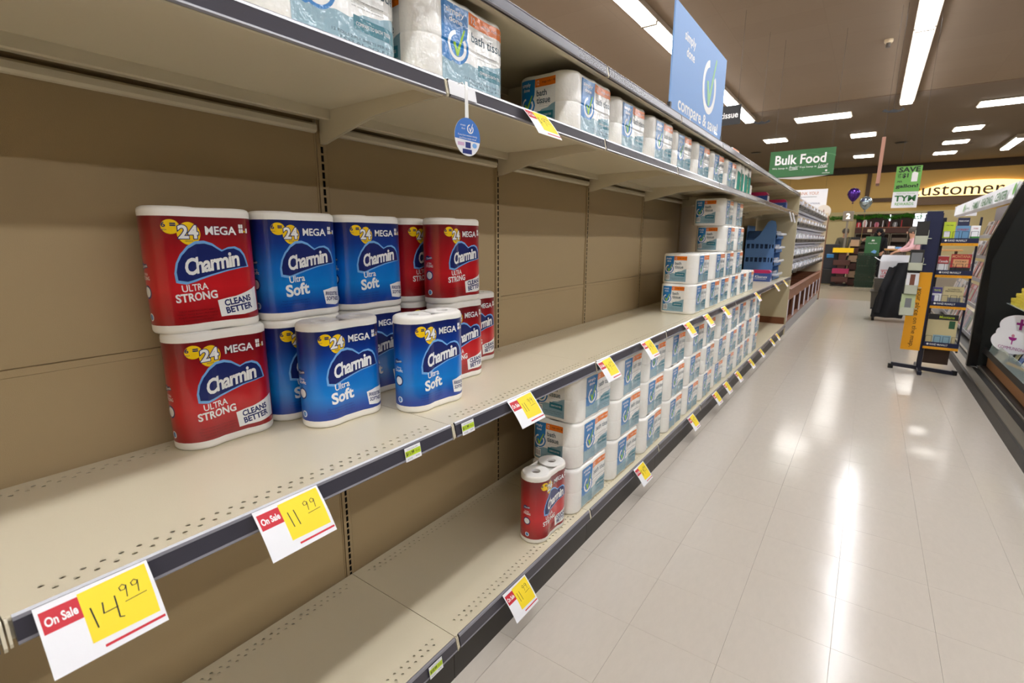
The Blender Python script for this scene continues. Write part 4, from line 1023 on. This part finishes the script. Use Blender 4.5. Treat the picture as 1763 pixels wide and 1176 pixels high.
B('map_booklet','big Montana recreation atlas in the lowest pocket','atlas',1.50,Y0,.277,.24,.36,(tanm,[(0,1,.84,1,blackp),(.25,.85,.08,.4,sdgrey),(.72,.92,.6,.82,dkg)]),[('Montana',.62,.92,.5,.075,limec)],tm_=None)
# leaflet holders clipped to the left of the rack
grn=mat('leaflet_pale_green',(190,204,160),rough=.4,coat=.4)
for i,(x,z,w_,h_,lab,cols) in enumerate(((1.265,1.36,.10,.22,'dark leaflet in the topmost clear holder',(dk,[(0,1,0,.14,lg),(0,1,.14,.3,white)])),(1.25,1.10,.11,.20,'leaflet with grey arch photo in the second holder',(dk,[(.1,.9,.35,.85,grayink),(0,1,.1,.3,white)])),(1.25,.86,.10,.24,'white leaflet with brown picture in the third holder',(white,[(.3,.7,.3,.8,mat('leaflet_brown',(120,70,50),rough=.5)),(0,1,.86,1,dk),(0,1,0,.08,orn)])),(1.235,.64,.115,.21,'pale green leaflet in the lowest clear holder',(grn,[(.3,.75,.25,.8,grayink),(.1,.6,.08,.2,white)])))):
    t=booklet('leaflet',lab+' at the left of map rack','leaflet',x,6.44,z,w_,h_,cols,[],None,.06,'leaflets in clear holders')
    MB().box(-.003,w_+.003,-.012,-.010,-.01,h_*.35).box(-.003,w_+.003,-.012,.03,-.01,-.006).box(-.003,-.0,-.012,.03,-.01,h_*.6).box(w_,w_+.003,-.012,.03,-.01,h_*.6).tube([(w_/2,.03,.05),(w_/2,.075,.05),(w_/2+.09,.14,.05)],.004,n=6).build('wire_holder',mat('pale_wire',(196,200,180),rough=.3),t)

# ------------------------------------------------------------------ stock cart with box and coat
gtub=mat('grey_tub',(92,86,76),rough=.6); 
ct=thing('stock_cart','grey wheeled stock cart standing in the aisle beyond the map rack','cart',(1.03,10.75,0))
MB().bbox(.0,.62,.0,.42,.20,.23,b=.008).build('deck',blackp,ct)
MB().prism([(.0,.23),(.62,.23),(.64,.50),(-.02,.50)],.0,.42,'y').build('tub',gtub,ct)
MB().prism([(-.035,.50),(.655,.50),(.655,.52),(-.035,.52)],-.02,.44,'y').build('tub_rim',gtub,ct)
MB().prism([(.02,.52),(.60,.52),(.62,.74),(.0,.74)],.02,.40,'y').build('upper_tub',gtub,ct)
for x in (.06,.56):
    for y in (.05,.37):
        c=MB().cyl((x-.02,y,.06),(x+.02,y,.06),.058,n=16).build('wheel',blackp,ct); MB().prism([(x-.03,.06),(x+.03,.06),(x+.03,.20),(x-.03,.20)],y-.02,y+.02,'y').build('caster_fork',blackp,ct)
MB().tube([(.62,.0,.2),(.62,.0,.98),(.62,.42,.98),(.62,.42,.2)],.014,n=8).build('push_handle',blackp,ct)
wb_=thing('open_carton','open white carton with red print on top of the stock cart','box',(1.08,10.8,.742))
MB().box(0,.42,.0,.006,0,.30).box(0,.42,.32,.326,0,.30).box(0,.006,.006,.32,0,.30).box(.414,.42,.006,.32,0,.30).box(0,.42,0,.326,0,.006).build('carton_body',white,wb_)
MB().prism([(.0,.30),(-.09,.36),(-.085,.365),(.006,.302)],.0,.32,'y').build('flap',white,wb_); MB().prism([(-.01,.30),(.42,.30),(.43,.40),(.02,.40)],.33,.336,'y').build('flap',white,wb_)
P=Print(); P.text('TAKE',.10,.10,.14,.06,redm,1,bold=.02); P.text('HOME',.10,.04,.14,.05,redm,1,bold=.02); P.rect(.02,.18,.14,.15,redm,1); P.build('printed_face',wb_,lambda x,y,L:(x,-.001*L,y))
coatm=mat('charcoal_cloth',(34,35,38),rough=.9,bump=.5,bscale=12)
cm=thing('jacket','dark charcoal jacket draped over the stock cart','jacket',(1.1,10.72,.0))
mb=MB(); nx,nz=26,14; vs=[]
for j in range(nz+1):
    v=j/nz; zz=1.0-.92*v if v>0 else 1.0
    hw=.13+.13*min(1,v*1.6); cx=.30-.13*v
    for i in range(nx+1):
        u=i/nx*2-1; fold=.022*math.sin(u*6.5+v*1.5+1.2*math.sin(v*3))*min(1,v*2.5)+.05*(1-u*u)
        vs.append((cx+hw*u*(1.0-.15*v),-fold-.03*v,zz-.05*u*u*(1-v)))
for j in range(nz+1):
    v=j/nz
    for i in range(nx+1):
        x,y,z=vs[j*(nx+1)+i]; vs.append((x,y+.018,z))
W1=nx+1; N1=W1*(nz+1)
fs=[]
for j in range(nz):
    for i in range(nx):
        a=j*W1+i; fs += [(a,a+1,a+W1+1,a+W1),(a+N1,a+N1+W1,a+N1+W1+1,a+N1+1)]
for j in range(nz): 
    for i in (0,nx): a=j*W1+i; fs.append((a,a+W1,a+W1+N1,a+N1))
for i in range(nx):
    for j in (0,nz): a=j*W1+i; fs.append((a,a+1,a+1+N1,a+N1))
mb.add(vs,fs).build('body_cloth',coatm,cm,smooth=True)
MB().cyl((.16,-.06,.94),(.06,-.09,.55),.055,.05,n=14).cyl((.06,-.09,.55),(.03,-.07,.16),.05,.042,n=14).build('sleeve',coatm,cm,smooth=True)
MB().cyl((.38,-.02,.96),(.45,-.03,.5),.05,.045,n=14).build('sleeve',coatm,cm,smooth=True)
MB().prism([(.20,.96),(.38,.97),(.36,1.03),(.22,1.02)],-.05,.03,'y').build('collar',coatm,cm)
# frame bar that carries jacket
# ------------------------------------------------------------------ checkout area
cr=thing('candy_stand','candy stand with a yellow tray on top, at the checkout entrance','display',(.22,18.7,0))
MB().lathe([(.0,0),(.24,0),(.24,.04),(.20,.06),(.0,.06)],28).build('base',blackp,cr)
choc=mat('chocolate_brown',(74,36,26),rough=.5); mag2=mat('raspberry',(160,30,80),rough=.5)
MB().bbox(-.10,.10,-.07,.07,.06,1.03,b=.01).build('pillar',choc,cr)
MB().bbox(-.27,.27,-.15,.15,1.03,1.05,b=.004).box(-.27,.27,-.15,-.14,1.05,1.17).box(-.27,.27,.14,.15,1.05,1.17).box(-.27,-.26,-.14,.14,1.05,1.17).box(.26,.27,-.14,.14,1.05,1.17).build('tray',mat('candy_yellow',(250,206,12),rough=.4),cr)
for i,z in enumerate((.12,.38,.64)): MB().bbox(-.22,.22,-.14,.08,z,z+.16,b=.008).build('candy_box',[choc,mag2,choc][i],cr)
for i,x in enumerate((.40,)):
    t=thing('candy_rack','narrow brown candy rack just right of the yellow-tray stand','display rack',(x+.09,18.9,0))
    for q in range(6): MB().bbox(-.11,.11,-.12,.12,.02+.24*q,.02+.24*q+.20,b=.01).build('candy_box',choc if q%2==0 else mat('cream_box',(180,150,120),rough=.6),t)
    MB().box(-.12,.12,.12,.14,0,1.5).build('back_board',blackp,t)
bk0=None; gk=mat('basket_green',(24,52,34),rough=.45)
for i in range(6):
    lab='dark green shopping basket, %s up in the stack by checkout'%ORD[i]
    if bk0 is None:
        bk0=thing('shopping_basket',lab,'basket',(.86,18.6,.0),0,'stack of green baskets')
        mb=MB(); 
        for z in (0,.05,.10,.15): s_=.23+.03*z/.15; mb.box(-s_,s_,-.17,-.16,z,z+.025).box(-s_,s_,.16,.17,z,z+.025).box(-s_,-s_+.01,-.16,.16,z,z+.025).box(s_-.01,s_,-.16,.16,z,z+.025)
        for q in range(7): mb.box(-.22+.07*q,-.205+.07*q,-.168,-.162,0,.17).box(-.22+.07*q,-.205+.07*q,.162,.168,0,.17)
        mb.box(-.23,.23,-.16,.16,0,.01); mb.build('basket_body',gk,bk0)
        MB().box(-.27,.27,-.18,-.165,.155,.168).box(-.27,.27,.165,.18,.155,.168).box(-.27,-.25,-.18,.18,.155,.168).box(.25,.27,-.18,.18,.155,.168).build('rim',gk,bk0)
    else: dup(bk0,(.86+rnd.uniform(-.01,.01),18.6,.168*i),rnd.uniform(-.03,.03),lab)
gs=thing('floor_sign','green standing sign with white emblem above the basket stack','sign',(.94,19.1,0)); MB().bbox(-.19,.19,0,.02,.93,1.52,b=.004).build('board',mat('sign_green',(58,112,66)),gs); MB().bbox(-.02,.02,0,.02,0,.93,b=.004).build('post',blackp,gs); MB().bbox(-.15,.15,-.1,.12,0,.02,b=.004).build('foot',blackp,gs)
P=Print(); P.poly([(-.04,1.38),(-.02,1.44),(0,1.40),(.02,1.44),(.04,1.38)],inkwhite,1); P.text('market',0,1.32,.22,.04,inkwhite,1); P.poly([(-.02,1.05),(.1,1.0),(.13,1.08),(.06,1.12)],skyb,1); P.build('printed_face',gs,lambda x,y,L:(x,-.003*L,y))
ln=thing('lane_sign','grey checkout lane number two sign on a pole','sign',(.18,20.0,0)); taupe=mat('taupe_box',(140,130,116),rough=.5)
MB().bbox(-.15,.15,-.06,.06,2.02,2.34,b=.01).build('sign_box',taupe,ln); MB().bbox(-.03,.03,-.03,.03,0,2.02,b=.005).build('post',taupe,ln)
P=Print(); P.text('2',0,2.18,.11,.17,mat('lit_numeral',(255,250,240),emit=(255,245,230),estr=1.5),1,bold=.02); P.build('numeral',ln,lambda x,y,L:(x,-.061-.003*L,y))
def balloon(name,lab,x,y,z,m,m2):
    t=thing('balloon',lab,'balloon',(x,y,z),0,'foil balloons'); MB().lathe([(0.0,-.24),(.06,-.2),(.14,-.1),(.18,0),(.165,.1),(.1,.18),(.0,.21)],24).build('foil_body',[m],t,smooth=True)
    MB().lathe([(0,-.30),(.03,-.27),(.0,-.235)],10).build('neck',m2,t); MB().tube([(0,0,-.29),(.02,.01,-.6),(.0,.0,-z+1.2)],.004,n=5).build('string',mat('gold_ribbon',(190,160,80),rough=.3,metal=.4),t)
foilp=mat('foil_purple',(86,50,150),rough=.15,metal=.7,var=.5,vscale=7); foils=mat('foil_silver',(180,200,216),rough=.12,metal=.8)
balloon('b','purple and red foil balloon floating above checkout lane two',.25,20.0,2.86,foilp,foilp); balloon('b','silver-blue foil balloon just right of the purple one',.60,20.25,2.60,foils,foils)
# checkout counter with small goods
cc=thing('checkout_counter','wood-topped checkout counter behind the open white carton','counter',(1.2,17.0,0))
MB().bbox(0,1.6,0,.55,.0,.88,b=.006).build('counter_body',taupe,cc); MB().bbox(.02,1.6,-.25,.5,1.14,1.18,b=.006).build('counter_top',mat('light_oak',(186,140,84),rough=.5),cc)
for x in (.04,.8,1.5): MB().box(x,x+.03,.0,.3,.88,1.14).build('divider',choc,cc)
n=0
for i in range(8):
    t=thing('gum_box','small %s goods box under the counter top, %s from left'%(['cream','orange','white','red'][i%4],ORD[i]),'box',(1.28+.085*i+(.02 if i>6 else 0),17.02,.881),0,'small boxes on the checkout shelf'); 
    MB().bbox(0,.07,0,.1,0,.13,b=.004).build('carton_body',[mat('cream_box',(180,150,120)),orc,white,redm][i%4],t); MB().box(.01,.06,-.002,-.0005,.04,.1).build('front_print',[ink,white,navy,white][i%4],t)
ty_=thing('tissue_pile','pile of white receipts and boxes on the oak counter top','boxes',(1.28,17.0,1.181)); MB().bbox(0,.16,0,.12,0,.07,b=.004).build('carton_body',white,ty_); MB().bbox(.17,.3,.0,.12,0,.05,b=.004).build('paper_stack',skyb,ty_)
# conveyor/bag stand dark gear left of lane sign
bg=thing('bag_stand','black and grey bag stand left of the yellow-tray stand','stand',(-.12,19.2,0))
MB().bbox(-.22,.22,-.2,.2,.02,.5,b=.02).build('lower_box',blackp,bg); MB().bbox(-.18,.22,-.18,.18,.50,1.28,b=.02).build('upper_box',mat('slate_black',(30,34,44),rough=.5),bg)
mb=MB()
for q in range(9): mb.box(-.36,-.22,-.15,.15,.1+.13*q,.19+.13*q)
mb.build('bag_bundle',mat('mid_grey_plastic',(120,116,112),rough=.5),bg); MB().bbox(-.1,.1,-.21,-.18,.85,.97,b=.01).build('blue_pack',sdblue,bg)
# service desk wall goods
sw=thing('service_wall','dark service alcove with wood shelf under the yellow wall','alcove',(0,26.9,0))
dark=mat('alcove_dark',(56,44,38),rough=.8)
MB().box(.25,2.15,.0,.03,.0,2.52).build('alcove_back',dark,sw)
MB().bbox(.25,2.15,-.40,-.0,1.93,1.97,b=.004).build('wood_shelf',wood,sw); MB().bbox(.25,2.15,-.36,-.34,1.72,1.93,b=.003).build('wood_fascia',choc,sw)
for i in range(3):
    x=.28+i*.62; MB().box(x,x+.03,-.3,-.27,.3,1.70).box(x+.56,x+.59,-.3,-.27,.3,1.70).box(x+.03,x+.56,-.3,-.27,1.67,1.70).box(x+.03,x+.56,-.3,-.27,.3,.33).build('cooler_frame',metal,sw)
    for q in range(4): MB().bbox(x+.05,x+.54,-.25,-.02,.45+.3*q,.62+.3*q,b=.01).build('cooler_shelf',[dark,mat('dim_goods',(110,96,84),rough=.6)][q%2],sw)
for i,(x,wd) in enumerate(((.7,.16),(1.15,.16))): MB().box(x,x+wd,-.365,-.3605,1.76,1.88).build('notice',creamp,sw)
wn=['red and white gift bag','small white box','brown gift basket','pink gift basket','dark gift basket','brown toy box','grey gift basket','dim gift box']
for i in range(8):
    t=thing('gift_item',wn[i]+' on the wood shelf of service alcove','gift',(.36+.21*i,26.72,1.9705),0,'gifts on the alcove shelf'); mm=[redm,white,choc,pk,dark,choc,grayink,dark][i]; hh=.2+.1*((i*5)%3)/2
    MB().prism([(-.07,0),(.07,0),(.085,hh*.6),(.05,hh),(-.05,hh),(-.085,hh*.6)],-.05,.05,'y').build('gift_body',mm,t); MB().box(-.012,.012,-.054,-.0505,.0,hh*.9).build('ribbon',[white,redm][i%2],t)
for i,(x,z0,z1,wd) in enumerate(((2.2,1.62,2.5,.13),(2.2,0,0,0),)):
    pass
win=bpy.data.objects.new('window_1',None); COL.objects.link(win); tag(win,kind='structure'); win.location=(0,26.85,0)
day=mat('daylight_pane',(255,255,255),emit=(236,240,255),estr=2.6)
for (x0,x1,z0,z1) in ((2.2,2.36,1.0,1.95),(2.22,2.36,2.0,2.28),(2.38,2.56,2.0,2.28),(2.24,2.42,2.31,2.5),(2.45,2.95,2.31,2.5),(2.6,2.95,2.0,2.28)):
    MB().box(x0,x1,0,.01,z0,z1).build('pane',day,win)
MB().box(2.16,3.0,.01,.05,.95,2.53).build('window_frame',dark,win)
MB().bbox(1.40,1.44,-.02,.0,1.9,2.48,b=.004).build('light_tube',day,sw)
ga=thing('garland','green tinsel garland strung along the far wall below the yellow','garland',(0,26.85,2.46)); gm2=mat('tinsel_green',(70,140,40),rough=.35)
mb=MB()
for i in range(900):
    x=-.75+3.3*rnd.random(); z=-.09*abs(math.sin(x*3.2)); a=rnd.random()*6.28; l=.10
    mb.add([(x,0,z),(x+l*math.cos(a)*.9,rnd.uniform(-.05,.0),z+l*math.sin(a)),(x+l*math.cos(a+.3)*.8,.02,z+l*math.sin(a+.3)*.8)],[(0,1,2)])
g=mb.build('tinsel',gm2,ga); g['kind']='stuff'
MB().tube([(-.75+.3*i,0,-.09*abs(math.sin((-.75+.3*i)*3.2))) for i in range(12)],.012,n=5).build('cord',gm2,ga)

# ------------------------------------------------------------------ people far off at the checkout
def skin_mesh(name,pts,edges,m,parent,sub=1,extra=None):
    me=bpy.data.meshes.new(name); me.from_pydata([p[:3] for p in pts],edges,[]); o=bpy.data.objects.new(name,me); COL.objects.link(o)
    md=o.modifiers.new('s','SKIN'); 
    for i,p in enumerate(pts):
        r_=p[3]; me.skin_vertices[0].data[i].radius=(r_,r_ if len(p)<5 else p[4])
    me.skin_vertices[0].data[0].use_root=True
    sb=o.modifiers.new('u','SUBSURF'); sb.levels=sub; sb.render_levels=sub
    dg=bpy.context.evaluated_depsgraph_get(); nm=bpy.data.meshes.new_from_object(o.evaluated_get(dg)); bpy.data.objects.remove(o)
    if extra:
        bm=bmesh.new(); bm.from_mesh(nm)
        for vs,fs in extra:
            bv=[bm.verts.new(v) for v in vs]
            for f in fs:
                try: bm.faces.new([bv[i] for i in f])
                except ValueError: pass
        bm.to_mesh(nm); bm.free()
    nm.materials.clear(); nm.materials.append(m); nm.polygons.foreach_set('use_smooth',[True]*len(nm.polygons))
    q=bpy.data.objects.new(name,nm); COL.objects.link(q); q.parent=parent; return q
def person(label,loc,rz,h,topm,legm,hairm,skinm,arm_l,arm_r,lean=0.,hood=False):
    t=thing('person',label,'person',loc,rz); k=h/1.75
    # faces local -y ; arms given as elbow, wrist points (x,y,z) for right (+x) and left (-x)
    hip=(0,0,.92*k); ch=(0,-lean*.5,1.25*k); nk=(0,-lean,1.50*k); hd_=(0,-lean-.02,1.64*k)
    P_=[hip+(.13*k,.10*k),(0,-lean*.25,1.08*k,.12*k,.095*k),ch+(.15*k,.10*k),(0,-lean*.9,1.42*k,.10*k,.075*k),nk+(.05*k,.05*k),hd_+(.085*k,.10*k),(0,-lean-.01,1.73*k,.06*k,.075*k)]
    E_=[(0,1),(1,2),(2,3),(3,4),(4,5),(5,6)]
    for sgn,(el,wr_) in ((1,arm_r),(-1,arm_l)):
        b=len(P_); P_ += [(sgn*.17*k,-lean*.85,1.41*k,.055*k),tuple(el)+(.042*k,),tuple(wr_)+(.028*k,)]; E_ += [(3,b),(b,b+1),(b+1,b+2)]
        d=(Vector(wr_)-Vector(el)).normalized(); s2=d.cross(Vector((0,0,1))); s2=s2.normalized() if s2.length>.1 else Vector((1,0,0)); w0=Vector(wr_)
        pb=len(P_); pm=w0+d*.06; P_.append((pm.x,pm.y,pm.z,.032*k,.018*k)); E_.append((b+2,pb))
        for f,(o_,l_) in enumerate(((-.03,.07),(-.01,.085),(.01,.08),(.028,.065))):
            a=w0+d*.10+s2*o_; c=a+d*l_*.5+Vector((0,0,-.01)); e=a+d*l_*.9+Vector((0,0,-.03)); n0=len(P_)
            P_ += [tuple(a)+(.009,),tuple(c)+(.008,),tuple(e)+(.007,)]; E_ += [(pb,n0),(n0,n0+1),(n0+1,n0+2)]
        a=w0+d*.05+s2*.045; c=w0+d*.09+s2*.06; n0=len(P_); P_ += [tuple(a)+(.010,),tuple(c)+(.008,)]; E_ += [(pb,n0),(n0,n0+1)]
    lb=len(P_)
    for sgn in (1,-1):
        b=len(P_); P_ += [(sgn*.09*k,0,.86*k,.085*k),(sgn*.10*k,-.01,.48*k,.058*k),(sgn*.10*k,.01,.08*k,.038*k),(sgn*.11*k,-.14,.035,.035*k)]; E_ += [(0,b),(b,b+1),(b+1,b+2),(b+2,b+3)]
    ex=[]
    def ell(c,r,n=8,m=6):
        vs=[];fs=[]
        for j in range(m+1):
            a=math.pi*j/m
            for i in range(n): b_=2*math.pi*i/n; vs.append((c[0]+r[0]*math.sin(a)*math.cos(b_),c[1]+r[1]*math.sin(a)*math.sin(b_),c[2]+r[2]*math.cos(a)))
        for j in range(m):
            for i in range(n): fs.append((j*n+i,j*n+(i+1)%n,(j+1)*n+(i+1)%n,(j+1)*n+i))
        return vs,fs
    hy=-lean-.02
    ex.append(ell((0,hy-.105*k,1.625*k),(.014,.02,.025))); ex.append(ell((.085*k,hy,1.63*k),(.012,.02,.03))); ex.append(ell((-.085*k,hy,1.63*k),(.012,.02,.03)))
    skin_mesh('body',P_,E_,skinm,t,2,ex)
    mb=MB()
    for sgn in (1,-1): v,f=ell((sgn*.033*k,hy-.094*k,1.65*k),(.012,.008,.008)); mb.add(v,f)
    v,f=ell((0,hy-.096*k,1.575*k),(.025,.008,.006)); mb.add(v,f); mb.build('eyes_and_mouth',mat('face_dark',(60,34,30),rough=.5),t)
    # clothes: a little larger than the body, ending at neck, wrists and ankles
    T_=[(0,0,.84*k,.165*k,.125*k),(0,-lean*.25,1.08*k,.15*k,.12*k),(0,-lean*.5,1.25*k,.175*k,.125*k),(0,-lean*.9,1.43*k,.12*k,.09*k),(0,-lean,1.48*k,.07*k,.07*k)]
    TE=[(0,1),(1,2),(2,3),(3,4)]
    for sgn,(el,wr_) in ((1,arm_r),(-1,arm_l)):
        b=len(T_); T_ += [(sgn*.175*k,-lean*.85,1.41*k,.075*k),tuple(el)+(.06*k,),tuple(Vector(el).lerp(Vector(wr_),.92))+(.045*k,)]; TE += [(3,b),(b,b+1),(b+1,b+2)]
    skin_mesh('jacket',T_,TE,topm,t,2)
    L2=[(0,0,.93*k,.15*k,.115*k)]; LE=[]
    for sgn in (1,-1):
        b=len(L2); L2 += [(sgn*.09*k,0,.84*k,.10*k),(sgn*.10*k,-.01,.48*k,.075*k),(sgn*.10*k,.01,.10*k,.06*k)]; LE += [(0,b),(b,b+1),(b+1,b+2)]
    skin_mesh('trousers',L2,LE,legm,t,2)
    mb=MB(); 
    for sgn in (1,-1): v,f=ell((sgn*.11*k,-.06,.045),(.055,.15,.045)); mb.add(v,f)
    mb.build('shoes',blackp,t,smooth=True)
    mb=MB(); v,f=ell((0,hy+.02*k,1.675*k),(.105*k,.115*k,.105*k),14,10); mb.add(v,f)
    if hood: v,f=ell((0,hy+.05*k,1.56*k),(.15*k,.10*k,.16*k),14,10); mb.add(v,f)
    mb.build('hood' if hood else 'hair',hairm,t,smooth=True)
    return t
skn=mat('skin_tone',(198,150,122),rough=.55); olive=mat('olive_shirt',(92,88,74),rough=.85); blk=mat('black_cloth',(22,22,28),rough=.9); grh=mat('grey_hair',(84,78,72),rough=.8); pinkc=mat('pink_cloth',(222,176,182),rough=.85,bump=.3,bscale=14); jean=mat('dark_denim',(40,46,64),rough=.85)
person('person in an olive shirt at checkout lane two, arm reaching right',(.14,20.5,0),R(20),1.78,olive,blk,grh,skn,((-.25,-.05,1.12),(-.20,-.22,1.0)),((.30,-.16,1.25),(.46,-.30,1.42)),.04)
person('person in a black hooded coat standing behind the green sign',(1.10,22.0,0),R(-5),1.80,blk,blk,blk,skn,((-.24,-.04,1.12),(-.18,-.22,1.0)),((.24,-.04,1.12),(.18,-.22,1.0)),.02,True)
person('person in a pale pink jacket leaning left over the counter, behind map rack',(1.98,16.2,0),R(-85),1.72,pinkc,jean,grh,skn,((-.27,-.30,1.22),(-.16,-.50,1.12)),((.27,-.28,1.2),(.2,-.50,1.14)),.24)
